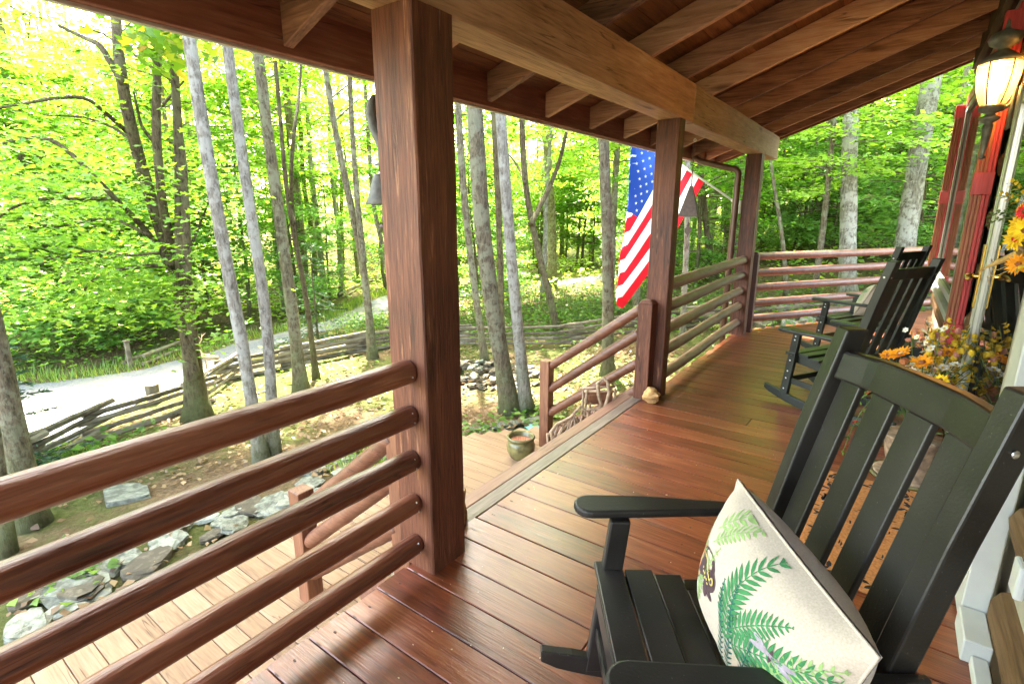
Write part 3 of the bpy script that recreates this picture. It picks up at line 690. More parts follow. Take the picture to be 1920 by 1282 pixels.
# ================================================================== ROCKING CHAIRS (local: x forward, y sideways, z up)
def make_chair(matk, label, loc, theta):
    mt = M[matk]
    root = tag(empty('rocking_chair', loc, math.pi + theta), label, 'rocking chair', 'dark slatted rocking chairs on the porch')
    HW = .275
    # seat of five cross slats on two side rails
    b = MB(); x = .035
    for k in range(6):
        z = .437 - .0045 * k - .012 * max(0, k - 1) + .0
        yy = .268 if k else .30
        w = .084
        b.box((x - w, -yy + (.0 if k else .0), z - .021), (x, yy, z)); x -= w + .006
    b.build('seat', mt, root, bevel=.004, seg=2)
    b = MB()
    for s in (-1, 1): b.bar((.03, s * .232, .395), (-.50, s * .232, .335), .028, .075)
    b.box((.012, -.225, .335), (.036, .225, .412)); b.build('seat_frame', mt, root, bevel=.003)
    for s in (-1, 1):
        b = MB()
        prof = [(.055, .05), (-.005, .60), (-.065, .60), (-.010, .05)]
        b.poly([(px, s * HW - .018, pz) for px, pz in prof][::-1], .036, (0, 1, 0)); leg = b.build('leg', mt, root, bevel=.005, seg=2)
        k = MB()
        for zz in (.13, .22, .28, .37, .42, .54, .57): k.blob((.026 - (zz - .05) * .109, s * (HW + .0185), zz), (.007, .003, .007), n=8, k=5, amp=0)
        k.build('bolt', M['bolt'], leg, smooth=True)
        # back post, raked and slightly bowed, running down to the rocker
        b = MB(); pts = [(-.40, .045), (-.425, .30), (-.452, .46), (-.489, .62), (-.553, .90), (-.632, 1.20)]; vs = []
        for px, pz in pts:
            for dx, dy in ((-.028, -.026), (.030, -.026), (.030, .026), (-.028, .026)): vs.append((px + dx, s * .257 + dy, pz))
        fs = [(i * 4 + q, i * 4 + (q + 1) % 4, (i + 1) * 4 + (q + 1) % 4, (i + 1) * 4 + q) for i in range(5) for q in range(4)] + [(3, 2, 1, 0), (20, 21, 22, 23)]
        b.add(vs, fs); bp = b.build('back_post', mt, root, bevel=.005, seg=2)
        k = MB(); k.blob((-.60, s * .285, 1.09), (.008, .003, .008), n=8, k=5, amp=0); k.blob((-.60 - .03, s * .257, 1.09), (.003, .008, .008), n=8, k=5, amp=0); k.build('bolt', M['bolt'], bp, smooth=True)
        # arm: rounded paddle tapering to the back
        out = []
        for a in np.linspace(-90, 90, 11): out.append((.05 + .052 * math.cos(R(a)), s * .318 + .052 * math.sin(R(a)) * s))
        out += [(-.12, s * (.318 + .050)), (-.36, s * (.306 + .034)), (-.53, s * (.292 + .016)), (-.53, s * (.292 - .004)), (-.36, s * (.306 - .018)), (-.12, s * (.318 - .044))]
        if s < 0: out = out[::-1]
        b = MB(); b.poly([(px, py, .603 - .0 * px) for px, py in out][::1], .026, (0, 0, 1)); b.build('arm', mt, root, bevel=.008, seg=3)
        # rocker
        b = MB(); vs = []; n = 20
        for i in range(n + 1):
            px = .20 - (1.02) * i / n; d = (px + .28); base = d * d / 3.0
            tp = .066 if 1 < i < n else (.058 if i == 1 else .040); base += .010 if i == 0 else 0
            for dy in (-.017, .017): vs += [(px, s * HW + dy, base), (px, s * HW + dy, base + tp)]
        fs = []
        for i in range(n):
            o = i * 4
            fs += [(o, o + 4, o + 5, o + 1), (o + 2, o + 3, o + 7, o + 6), (o + 1, o + 5, o + 7, o + 3), (o, o + 2, o + 6, o + 4)]
        fs += [(0, 1, 3, 2), (n * 4, n * 4 + 2, n * 4 + 3, n * 4 + 1)]
        b.add(vs, fs); b.build('rocker', mt, root, bevel=.004, seg=2)
        b = MB(); b.bar((.0, s * .262, .20), (-.40, s * .262, .19), .022, .045); b.build('stretcher', mt, root, bevel=.003)
    b = MB(); b.box((.005, -.256, .18), (.027, .256, .225)); b.build('stretcher', mt, root, bevel=.003)
    b = MB(); b.box((-.41, -.256, .15), (-.388, .256, .195)); b.build('stretcher', mt, root, bevel=.003)
    # headrail bent in three facets
    def bx(z): return -.489 - (z - .62) * .2465
    b = MB(); vs = []; ny = 16
    for i in range(ny + 1):
        y = -.232 + .464 * i / ny; q = 1 - (abs(y) / .232) ** 2; dx = -.020 * min(1, (1 - abs(y) / .232) * 2.2)
        for z, t in ((1.066 + .004 * q, -.014), (1.066 + .004 * q, .020), (1.142 + .007 * q, .020), (1.142 + .007 * q, -.014)): vs.append((bx(z) + dx + t, y, z))
    fs = [(i * 4 + q, (i + 1) * 4 + q, (i + 1) * 4 + (q + 1) % 4, i * 4 + (q + 1) % 4) for i in range(ny) for q in range(4)] + [(0, 1, 2, 3), (ny * 4 + 3, ny * 4 + 2, ny * 4 + 1, ny * 4)]
    b.add(vs, fs, 0, .5); b.build('headrail', mt, root, bevel=.007, seg=2)
    b = MB(); b.box((-.468, -.232, .44), (-.444, .232, .50)); b.build('lower_rail', mt, root, bevel=.004)
    for k in range(4):
        y = -.178 + k * .1187; b = MB(); vs = []
        for z in (.47, .62, .85, 1.07):
            dx = -.012 * min(1, (.232 - abs(y)) / .1) * ((z - .4) / .7)
            xx = bx(z) if z >= .62 else -.452 - (z - .46) * .231
            for dy, t in ((-.039, -.008), (.039, -.008), (.039, .010), (-.039, .010)): vs.append((xx + dx + t, y + dy, z))
        fs = [(i * 4 + q, i * 4 + (q + 1) % 4, (i + 1) * 4 + (q + 1) % 4, (i + 1) * 4 + q) for i in range(3) for q in range(4)] + [(3, 2, 1, 0), (12, 13, 14, 15)]
        b.add(vs, fs); b.build('back_slat', mt, root, bevel=.004, seg=2)
    return root
CH1 = make_chair('black', 'nearest black slatted rocking chair with a white fern cushion on its seat', (-.434, 1.09, 0), R(34.8))
CH2 = make_chair('green', 'middle dark rocking chair, its bare slatted back turned to the flower pot', (-.42, 4.79, 0), R(-29))
CH3 = copy_tree(CH2); CH3.location = (-.42, 6.66, 0); CH3.rotation_euler.z = math.pi + R(-25.5)
tag(CH3, 'farthest dark rocking chair with a fern cushion, by the angled railing')

# ------------------------------------------------------------------ cushions with a printed cover
m, N, L, P = new_mat('cushion_linen')
tc = N.new("ShaderNodeTexCoord"); n = N.new("ShaderNodeTexNoise"); n.inputs["Scale"].default_value = 260; n.inputs["Detail"].default_value = 3; L.new(tc.outputs["Object"], n.inputs[0])
r = ramp(N, [(.3, (.46, .37, .28)), (.7, (.58, .475, .37))]); L.new(n.outputs[0], r.inputs[0]); L.new(r.outputs[0], P.inputs["Base Color"]); P.inputs["Roughness"].default_value = .95
P.inputs["Sheen Weight"].default_value = .3
n2 = N.new("ShaderNodeTexNoise"); n2.inputs["Scale"].default_value = 9; n2.inputs["Detail"].default_value = 3; L.new(tc.outputs["Object"], n2.inputs[0])
bp = N.new("ShaderNodeBump"); bp.inputs["Strength"].default_value = .35; bp.inputs["Distance"].default_value = .02; L.new(n2.outputs[0], bp.inputs["Height"]); L.new(bp.outputs[0], P.inputs["Normal"])
M['linen'] = m
for nm_, c_ in (('print_green', (.045, .20, .065)), ('print_teal', (.012, .10, .075)), ('print_light', (.27, .40, .13)), ('print_brown', (.075, .038, .045)), ('print_yellow', (.55, .42, .13)), ('print_orange', (.55, .20, .09)), ('print_grey', (.33, .27, .30))):
    M[nm_] = plain(nm_, c_, .95, 0, .25, 60)
PW, PH, PT = .238, .178, .115
def pil(u, v, side=1, lift=0):
    """cushion surface; u, v in -1..1, front side = +1"""
    eu = (1 - abs(u) ** 2.6); ev = (1 - abs(v) ** 2.6)
    t = .004 + PT * (max(eu, 0) * max(ev, 0)) ** .60
    sx = 1 - .05 * (1 - abs(v) ** 2) * (abs(u) ** 3); sy = 1 - .03 * (1 - abs(u) ** 2) * (abs(v) ** 3)
    wr = .006 * mnoise.noise(Vector((u * 2.2, v * 2.2, side * 3))) + .004 * mnoise.noise(Vector((u * 5 + v * 3, v * 2 - u, 7)))
    return Vector((side * (t + lift + wr * (t / PT)), u * PW * sx, v * PH * sy))
def cushion(label, parent_chair, mat4):
    root = tag(empty('cushion', (0, 0, 0)), label, 'cushion', 'printed fern cushions on the rocking chairs')
    b = MB(); K = 26
    for side in (1, -1):
        vs = [pil(-1 + 2 * i / K, -1 + 2 * j / K, side) for j in range(K + 1) for i in range(K + 1)]
        fs = [(j * (K + 1) + i, j * (K + 1) + i + 1, (j + 1) * (K + 1) + i + 1, (j + 1) * (K + 1) + i) for j in range(K) for i in range(K)]
        b.add(vs, fs if side > 0 else [f[::-1] for f in fs], 0, .5)
    b.build('cover', M['linen'], root, smooth=True)
    pp = MB()
    for s in ((1, -1), (-1, -1), (-1, 1), (1, 1)): pass
    edge = [pil(-1 + 2 * i / 30, -1) for i in range(31)] + [pil(1, -1 + 2 * i / 30) for i in range(1, 31)] + [pil(1 - 2 * i / 30, 1) for i in range(1, 31)] + [pil(-1, 1 - 2 * i / 30) for i in range(1, 31)]
    pp.tube(edge, .0035, 6, cap=False); pp.build('piping', M['linen'], root, smooth=True)
    def leaflet(b, u, v, ang, ln, w, mi):
        pts = []
        ca, sa = math.cos(ang), math.sin(ang)
        for t, o in ((0, .12), (.3, .5), (.65, .42), (1, 0), (.65, -.42), (.3, -.5), (0, -.12)):
            x = ln * t; y = w * o
            pts.append(pil(max(-.97, min(.97, u + (x * ca - y * sa) / PW)), max(-.97, min(.97, v + (x * sa + y * ca) / PH)), 1, .0016))
        b.add(pts, [tuple(range(7))], mi)
    def fern(name, u, v, ang, ln, width, mat, curve=.3, n=16):
        b = MB(); uu, vv, a = min(.85, u + .44), v + .10, ang
        for i in range(n):
            t = i / (n - 1); st = ln / n
            uu += st * math.cos(a) / PW; vv += st * math.sin(a) / PH; a += curve / n
            wl = width * (math.sin(math.pi * min(1, .22 + .78 * t)) ** .8) * (1 - .25 * t) + .004
            for sd in (1, -1): leaflet(b, uu, vv, a + sd * .95, wl, wl * .18 + .0015, 0)
            leaflet(b, uu, vv, a + math.pi, st * 1.1, .003, 0)
        b.build(name, mat, root)
    fern('fern_print', -.30, -.38, 1.95, .25, .052, M['print_green'], -.75, 17)
    fern('fern_print', -.28, -.12, 1.05, .16, .038, M['print_green'], -.3, 13)
    fern('fern_print', -.26, -.30, .72, .24, .050, M['print_green'], -.3, 17)
    fern('fern_print', -.98, .36, 1.1, .13, .024, M['print_light'], -.3, 12)
    fern('fern_print', -1.05, .50, 1.25, .17, .03, M['print_light'], -.4, 13)
    fern('fern_print', .10, -.55, 1.45, .24, .036, M['print_light'], -.8, 15)
    fern('fern_print', .30, -.52, 1.15, .24, .042, M['print_light'], -.6, 14)
    fern('fern_print', -.90, -.55, 1.9, .20, .03, M['print_light'], .3, 12)
    fern('fern_print', -1.0, -.70, 1.3, .2, .026, M['print_light'], .2, 12)
    fern('fern_print', -.30, -.80, 1.8, .2, .016, M['print_teal'], .25, 17)
    fern('fern_print', -.18, -.85, 1.7, .24, .017, M['print_teal'], .25, 19)
    fern('fern_print', -.05, -.85, 1.5, .17, .014, M['print_teal'], .1, 13)
    # toad
    t = MB(); du = .20
    def disc(u, v, a, c, mi, rot=0, n=14, lift=.002):
        pts = []; u += du
        for i in range(n):
            q = 2 * math.pi * i / n; x, y = a * math.cos(q), c * math.sin(q)
            pts.append(pil(max(-.98, min(.98, u + (x * math.cos(rot) - y * math.sin(rot)) / PW)), max(-.98, min(.98, v + (x * math.sin(rot) + y * math.cos(rot)) / PH)), 1, lift))
        t.add(pts, [tuple(range(n))], mi)
    disc(-.66, .16, .048, .036, 0, -.2); disc(-.50, .10, .026, .024, 0); disc(-.76, .02, .030, .022, 0, .8); disc(-.80, -.10, .012, .034, 0, -.3); disc(-.56, -.04, .012, .030, 0, .3); disc(-.48, -.08, .02, .009, 0, -.3)
    disc(-.47, .13, .009, .009, 1, lift=.0035); disc(-.47, .13, .0045, .0045, 0, lift=.005)
    for i in range(9): disc(-.80 + i * .035, .20 + .05 * math.sin(i * .5) - i * .006, .007, .0025, 1, -.2, 8, .0035)
    for i in range(6): disc(-.72 + i * .04, .05 - .02 * (i % 2), .005, .003, 1, .5, 7, .0035)
    disc(-.86, .04, .016, .05, 2, .2, lift=.0013)
    t.build('toad_print', [M['print_brown'], M['print_yellow'], M['print_orange']], root)
    t = MB(); du = .28; disc(.30, .26, .004, .016, 0, 0)
    for a in (.25, -.25, math.pi + .25, math.pi - .25): disc(.30 + math.cos(a) * .10, .26 + math.sin(a) * .09, .026, .006, 1, a)
    t.build('insect_print', [M['print_brown'], M['print_grey']], root)
    root.matrix_world = parent_chair.matrix_world @ mat4
    return root
bpy.context.view_layer.update()
def chair_mat(ch): return Matrix.Translation(ch.location) @ Matrix.Rotation(ch.rotation_euler.z, 4, 'Z')
class _O: pass
def cush_at(ch, label, loc, tilt, spin=0, turn=0):
    o = _O(); o.matrix_world = chair_mat(ch)
    return cushion(label, o, Matrix.Translation(loc) @ Matrix.Rotation(turn, 4, 'Z') @ Matrix.Rotation(-tilt, 4, 'Y') @ Matrix.Rotation(spin, 4, 'X'))
cush_at(CH1, 'cream cushion printed with ferns and a toad on the nearest rocking chair', (-.298, .138, .632), R(4.7), R(-9.3), R(8))
cush_at(CH3, 'fern cushion on the farthest rocking chair, seen edge on', (-.36, -.02, .635), R(24), R(4))

# ------------------------------------------------------------------ small side table
def side_table():
    root = tag(empty('side_table', (.27, 5.42, 0)), 'small dark slat topped table against the log wall behind the rockers', 'table')
    t = MB()
    for k in range(4): t.box((-.14 + k * .082, -.2, .43), (-.14 + k * .082 + .076, .2, .452))
    t.build('tabletop', M['green'], root, bevel=.004)
    for x in (-.11, .13):
        for y in (-.16, .16):
            b = MB(); b.box((x - .02, y - .02, 0), (x + .02, y + .02, .429)); b.build('leg', M['green'], root, bevel=.003)
    b = MB(); b.box((-.09, -.17, .38), (.11, -.15, .429)); b.box((-.09, .15, .38), (.11, .17, .429)); b.build('apron', M['green'], root)
side_table()

# ------------------------------------------------------------------ wall lantern (lit)
def lantern():
    x0, y0, z0 = .352, 4.45, 1.88
    root = tag(empty('wall_lantern', (x0, y0, z0)), 'lit coach lantern with curved amber glass on the log wall', 'lantern')
    b = MB(); b.lathe([(.0, -.06), (.012, -.055), (.022, -.045), (.010, -.035), (.012, -.02), (.022, .06), (.028, .155), (.018, .165), (.05, .185), (.058, .20), (.03, .215), (.022, .225), (.062, .24), (.070, .262), (.066, .275)], n=20)
    b.build('stem', M['verdigris'], root, smooth=True)
    b = MB(); pts = [(0, 0, .25), (.05, 0, .245), (.085, 0, .27), (.10, 0, .30), (.098, 0, .33), (.080, 0, .34)]
    b.tube(pts, [.014, .013, .012, .011, .009, .006], 8)
    o = b.build('bracket', M['verdigris'], root, smooth=True)
    b = MB(); b.box((.088, -.045, .12), (.106, .045, .37)); b.build('back_plate', M['verdigris'], root, bevel=.006)
    prof = [(.066, .28), (.078, .31), (.096, .37), (.108, .44), (.113, .50), (.112, .53)]
    g = MB(); n = 6; vs = []
    for rr, z in prof:
        for k in range(n):
            for s in range(3):
                a0 = 2 * math.pi * (k + s / 3) / n; rk = rr * math.cos(math.pi / n) / math.cos((s / 3 - .5) * 2 * math.pi / n)
                vs.append((rk * math.cos(a0), rk * math.sin(a0), z))
    nn = 3 * n
    g.add(vs, [(i * nn + k, i * nn + (k + 1) % nn, (i + 1) * nn + (k + 1) % nn, (i + 1) * nn + k) for i in range(len(prof) - 1) for k in range(nn)]); g.build('glass', M['amber'], root, smooth=True)
    f = MB()
    for k in range(n):
        a0 = 2 * math.pi * k / n; f.tube([((rr + .002) * math.cos(a0), (rr + .002) * math.sin(a0), z) for rr, z in prof], .0045, 6)
    ring = [(.114 * math.cos(2 * math.pi * k / 6), .114 * math.sin(2 * math.pi * k / 6), .53) for k in range(7)]; f.tube(ring, .005, 6)
    f.build('glass_frame', M['verdigris'], root, smooth=True)
    c = MB(); c.lathe([(.118, .53), (.112, .548), (.09, .565), (.055, .59), (.03, .605), (.028, .615), (.075, .64), (.088, .668), (.075, .70), (.03, .72), (.014, .73), (.012, .745), (.007, .775), (.0, .79)], n=24); c.build('cap', M['verdigris'], root, smooth=True)
    e = MB(); e.lathe([(0, .33), (.017, .335), (.02, .36), (.026, .40), (.022, .44), (.008, .475), (0, .485)], n=14); e.build('bulb', M['bulb'], root, smooth=True)
    root.scale = (.92, .92, .92)
    lt = bpy.data.lights.new('lantern_light', 'POINT'); lo = bpy.data.objects.new('lantern_light', lt); COL.objects.link(lo); lo.parent = root; lo.location = (-.005, -.005, .46)
    lt.energy = 1.3; lt.color = (1, .62, .26); lt.shadow_soft_size = .035
m, N, L, P = new_mat('amber_glass'); out = N["Material Output"]; N.remove(P)
tb = N.new("ShaderNodeBsdfTransparent"); tb.inputs[0].default_value = (1.0, .70, .34, 1); tl = N.new("ShaderNodeBsdfTranslucent"); tl.inputs[0].default_value = (.9, .62, .28, 1); gl = N.new("ShaderNodeBsdfGlossy"); gl.inputs["Roughness"].default_value = .08
m1 = N.new("ShaderNodeMixShader"); m1.inputs[0].default_value = .16; L.new(tb.outputs[0], m1.inputs[1]); L.new(tl.outputs[0], m1.inputs[2])
m2 = N.new("ShaderNodeMixShader"); m2.inputs[0].default_value = .08; L.new(m1.outputs[0], m2.inputs[1]); L.new(gl.outputs[0], m2.inputs[2]); L.new(m2.outputs[0], out.inputs[0]); M['amber'] = m
m, N, L, P = new_mat('lit_bulb'); P.inputs["Emission Color"].default_value = (1, .74, .36, 1); P.inputs["Emission Strength"].default_value = 4; M['bulb'] = m
lantern()

# ------------------------------------------------------------------ flag on its pole
def flag():
    Y = 7.03
    B = Vector((-1.62, 6.99, 1.60)); d = Vector((-1.55, .0, 1.04)).normalized()
    root = tag(empty('flag', tuple(B)), 'red white and blue star spangled flag hanging from the far porch post', 'flag'); root.location = (0, 0, 0)
    p = MB(); p.tube([B, B + d * 1.95], .0125, 12); p.blob(B + d * 1.97, (.03, .03, .03), n=12, k=8, amp=0); p.build('flagpole', M['polewhite'], root, smooth=True)
    k = MB(); k.box((-1.622, 6.96, 1.50), (-1.597, 7.03, 1.66)); k.tube([B + d * -.02, B + d * .12], .02, 12); k.build('pole_bracket', M['polewhite'], root, bevel=.003)
    H0 = B + d * .56 - Vector((0, 0, .025)); H1 = B + d * 1.80 - Vector((0, 0, .025))   # bottom-stripe corner, canton corner
    U, V = 52, 60
    def S(u, v, lift=0):
        # u 0 bottom stripe .. 1 canton edge ; v 0 hoist .. 1 fly
        h = H0.lerp(H1, u); X = h.x - 1.02 * v; Z = h.z - (1.72 + .12 * u) * v - .05 * math.sin(3 * v); y = Y
        y += .05 * math.sin(u * 11 + v * 2.2) * min(1, v * 2) + .03 * math.sin(u * 23 - v * 5) * v + .06 * math.sin(v * 4 + u)
        xf = -3.10 - .07 * v; e = xf - X                        # the cloth turns back on itself where it hangs from the pole end
        sm = .06
        if e > -sm:
            k = min(1, (e + sm) / (2 * sm)); back = max(0, e + sm)
            X = xf - sm + (min(back, sm) * -1 + sm) + (max(0, back - sm) * .45) - 0.0
            y += .12 * k + back * .35
        return Vector((X, y, Z))
    def nrm(u, v):
        e = 1e-3; return (S(u + e, v) - S(u, v)).cross(S(u, v + e) - S(u, v)).normalized()
    b = MB(); vs = [S(i / U, j / V) for j in range(V + 1) for i in range(U + 1)]
    o = len(b.v); b.v += [tuple(q) for q in vs]
    for j in range(V):
        for i in range(U):
            b.f.append([j * (U + 1) + i, j * (U + 1) + i + 1, (j + 1) * (U + 1) + i + 1, (j + 1) * (U + 1) + i])
            st = int((i + .5) / U * 13); can = (i + .5) / U > 6 / 13 and (j + .5) / V < .40
            b.m.append(2 if can else (0 if st % 2 == 0 else 1)); b.r.append(.5)
    b.build('flag_cloth', [M['flagred'], M['flagwhite'], M['flagblue']], root, smooth=True)
    s = MB()
    for row in range(9):
        n = 6 if row % 2 == 0 else 5
        for c in range(n):
            u = 6 / 13 + (7 / 13) * (row + 1) / 10; v = .40 * ((2 * c + 1 if n == 6 else 2 * c + 2) / 12)
            for side in (1, -1):
                cc = S(u, v) + nrm(u, v) * .002 * side; pts = []
                eu = (S(u + .01, v) - S(u, v)); eu /= .01; ev = (S(u, v + .01) - S(u, v)); ev /= .01
                for k2 in range(10):
                    a = math.pi / 2 + k2 * math.pi / 5; rr = (.024 if k2 % 2 == 0 else .0095)
                    pts.append(S(u + rr * math.cos(a) / eu.length, v + rr * math.sin(a) / ev.length) + nrm(u, v) * .0022 * side)
                s.add(pts, [tuple(range(10))])
    st = s.build('stars', M['flagwhite'], root); st["kind"] = "stuff"
def cloth(name, c):
    m, N, L, P = new_mat(name); N.remove(P); out = N["Material Output"]
    df = N.new("ShaderNodeBsdfDiffuse"); tr = N.new("ShaderNodeBsdfTranslucent"); df.inputs[0].default_value = (*c, 1); tr.inputs[0].default_value = (*c, 1)
    tc = N.new("ShaderNodeTexCoord"); n = N.new("ShaderNodeTexNoise"); n.inputs["Scale"].default_value = 6; n.inputs["Detail"].default_value = 4; L.new(tc.outputs["Object"], n.inputs[0])
    bp = N.new("ShaderNodeBump"); bp.inputs["Strength"].default_value = .4; bp.inputs["Distance"].default_value = .03; L.new(n.outputs[0], bp.inputs["Height"]); L.new(bp.outputs[0], df.inputs["Normal"])
    mx = N.new("ShaderNodeMixShader"); mx.inputs[0].default_value = .45; L.new(df.outputs[0], mx.inputs[1]); L.new(tr.outputs[0], mx.inputs[2]); L.new(mx.outputs[0], out.inputs[0]); return m
M['flagred'] = cloth('flag_red', (.62, .02, .035)); M['flagwhite'] = cloth('flag_white', (.80, .80, .80)); M['flagblue'] = cloth('flag_blue', (.025, .065, .30))
flag()

# ------------------------------------------------------------------ downspout, bell, chime
def spout():
    b = MB(); pts = [(-2.19, 6.86, 2.20), (-2.10, 6.86, 2.13), (-1.78, 6.87, 2.04)]
    for a in np.linspace(0, 90, 7): pts.append((-1.73 + .085 * math.sin(R(a)), 6.88, 1.955 + .075 * math.cos(R(a))))
    pts += [(-1.645, 6.88, 1.5), (-1.645, 6.88, .9), (-1.645, 6.88, -.4)]
    b.tube(pts, .037, 12); o = b.build('downspout', M['spout'], None, smooth=True); tag(o, 'brown metal downspout bending from the eave down the far post', 'downspout')
spout()
def bell():
    c = Vector((-1.695, 1.46, 1.535))
    root = tag(empty('dinner_bell', tuple(c)), 'weathered iron bell with a curled figure hung on the nearest post', 'bell')
    b = MB(); b.lathe([(.072, 0), (.074, .004), (.062, .03), (.048, .075), (.040, .105), (.034, .115), (.012, .122), (.010, .135), (0, .137)], n=24, cap=False); b.lathe([(.068, .002), (.056, .03), (.042, .075), (.0, .11)], n=24, cap=False); b.build('bell_cup', M['iron'], root, smooth=True)
    b = MB(); b.tube([(0, 0, .11), (.004, 0, -.04)], .004, 6); b.blob((.005, 0, -.055), (.018, .018, .022), n=10, k=6, amp=.1); b.tube([(.005, 0, -.07), (.006, 0, -.14)], .0025, 6); b.blob((-.02, 0, -.085), (.02, .006, .008), n=8, k=5); b.build('clapper', M['rust'], root, smooth=True)
    b = MB(); b.tube([(.13, .02, .17), (.07, 0, .165), (0, 0, .16), (-.04, 0, .155)], [.010, .009, .008, .004], 8)
    b.tube([(0, 0, .13), (.004, 0, .17), (.015, 0, .215), (.0, 0, .25), (-.028, 0, .29), (-.045, 0, .34), (-.042, 0, .385), (-.022, 0, .41)], [.014, .018, .024, .026, .024, .021, .017, .008], 10)
    b.tube([(.13, .02, .17), (.10, .01, .22), (.05, 0, .20)], [.012, .016, .02], 8); b.build('bracket_figure', M['iron'], root, smooth=True)
bell()
def chime():
    c = Vector((-1.74, 5.46, 1.47))
    root = tag(empty('wind_bell', tuple(c)), 'brown triangular metal wind bell hanging in front of the flag', 'wind bell')
    b = MB(); h = .30; w = .098
    b.add([(-w, -.05, 0), (w, -.05, 0), (w, .05, 0), (-w, .05, 0), (-.012, -.012, h), (.012, -.012, h), (.012, .012, h), (-.012, .012, h)], [(0, 1, 5, 4), (1, 2, 6, 5), (2, 3, 7, 6), (3, 0, 4, 7), (4, 5, 6, 7)])
    o = b.build('bell_body', M['rust'], root); so = o.modifiers.new('solid', 'SOLIDIFY'); so.thickness = .004
    b = MB(); b.tube([(0, 0, .30), (0, 0, .72)], .003, 6)
    for k in range(9): b.tube([(.008 * math.cos(t) * (1 if k % 2 else .3), .008 * math.cos(t) * (.3 if k % 2 else 1), .31 + k * .02 + .011 * math.sin(t)) for t in np.linspace(0, 2 * math.pi, 9)], .0018, 5, cap=False)
    b.build('chain', M['rust'], root)
    b = MB(); b.tube([(0, 0, .2), (0, 0, -.06)], .0022, 5); b.poly([(-.005, -.002, -.05), (.016, -.002, -.065), (.014, -.002, -.1), (.036, -.002, -.115), (.028, -.002, -.15), (.006, -.002, -.185), (.002, -.002, -.21), (-.008, -.002, -.18), (-.032, -.002, -.155), (-.038, -.002, -.12), (-.014, -.002, -.10)], .004, (0, 1, 0)); b.build('wind_catcher', M['rust'], root)
    b = MB(); b.tube([(.012 * math.cos(t), 0, .73 + .012 * math.sin(t)) for t in np.linspace(0, 2 * math.pi, 11)], .003, 6, cap=False); b.build('eye_hook', M['bolt'], root)
chime()

# ------------------------------------------------------------------ small things on the deck and stairs
b = MB(); b.blob((-1.455, 3.955, .052), (.066, .078, .060), 3, .38, 16, 12, freq=1.7); tag(b.build('rock', M['rock']), 'ochre yellow rough rock at the foot of the middle post', 'rock')
def birch_stub():
    root = tag(empty('log_vase', (-1.585, 1.735, 0)), 'short bark covered log standing on the stair edge by the nearest post', 'log')
    b = MB(); b.tube([(0, 0, 0), (.004, 0, .05), (-.003, 0, .10), (.002, 0, .17)], [.046, .043, .036, .039], 16, wob=.25); b.build('bark_log', M['birch'], root, smooth=True)
    b = MB(); b.lathe([(.034, .168), (.03, .173), (.0, .173)], n=14, cap=False); b.build('cut_top', M['twig'], root)
birch_stub()
def glazed_pot():
    root = tag(empty('flower_pot', (-2.58, 3.70, -.72)), 'olive glazed round pot, empty but for red soil, on the lower deck', 'pot')
    b = MB(); b.lathe([(.0, 0), (.085, 0), (.10, .012), (.128, .07), (.134, .12), (.122, .165), (.112, .178), (.13, .19), (.134, .205), (.126, .216), (.112, .214), (.106, .19), (.1, .17), (0, .165)], n=36, cap=False); b.build('pot_body', M['glaze'], root, smooth=True)
    b = MB(); b.lathe([(.104, .172), (.06, .168), (0, .17)], n=24, cap=False)
    for k in range(5): b.tube([(.02 * k - .04, .01 * k - .02, .17), (.02 * k - .045, .012 * k - .02, .20)], .003, 5)
    b.build('soil', M['terracotta'], root)
glazed_pot()
b = MB(); b.lathe([(0, .012), (.075, .014), (.085, .008), (.08, 0), (0, 0)], (-3.02, 4.55, terr(-3.02, 4.55) + .02), 28, cap=False); tag(b.build('lid', M['teal'], smooth=True), 'small round turquoise lid lying on the leaf litter', 'lid')
b = MB(); b.poly([(-2.42, 2.55, -.717), (-2.38, 2.52, -.717), (-2.34, 2.56, -.717), (-2.37, 2.60, -.717)], .012, (0, 0, 1)); tag(b.build('wood_chip', M['foam']), 'small pale chip lying on the lower deck planks', 'chip')
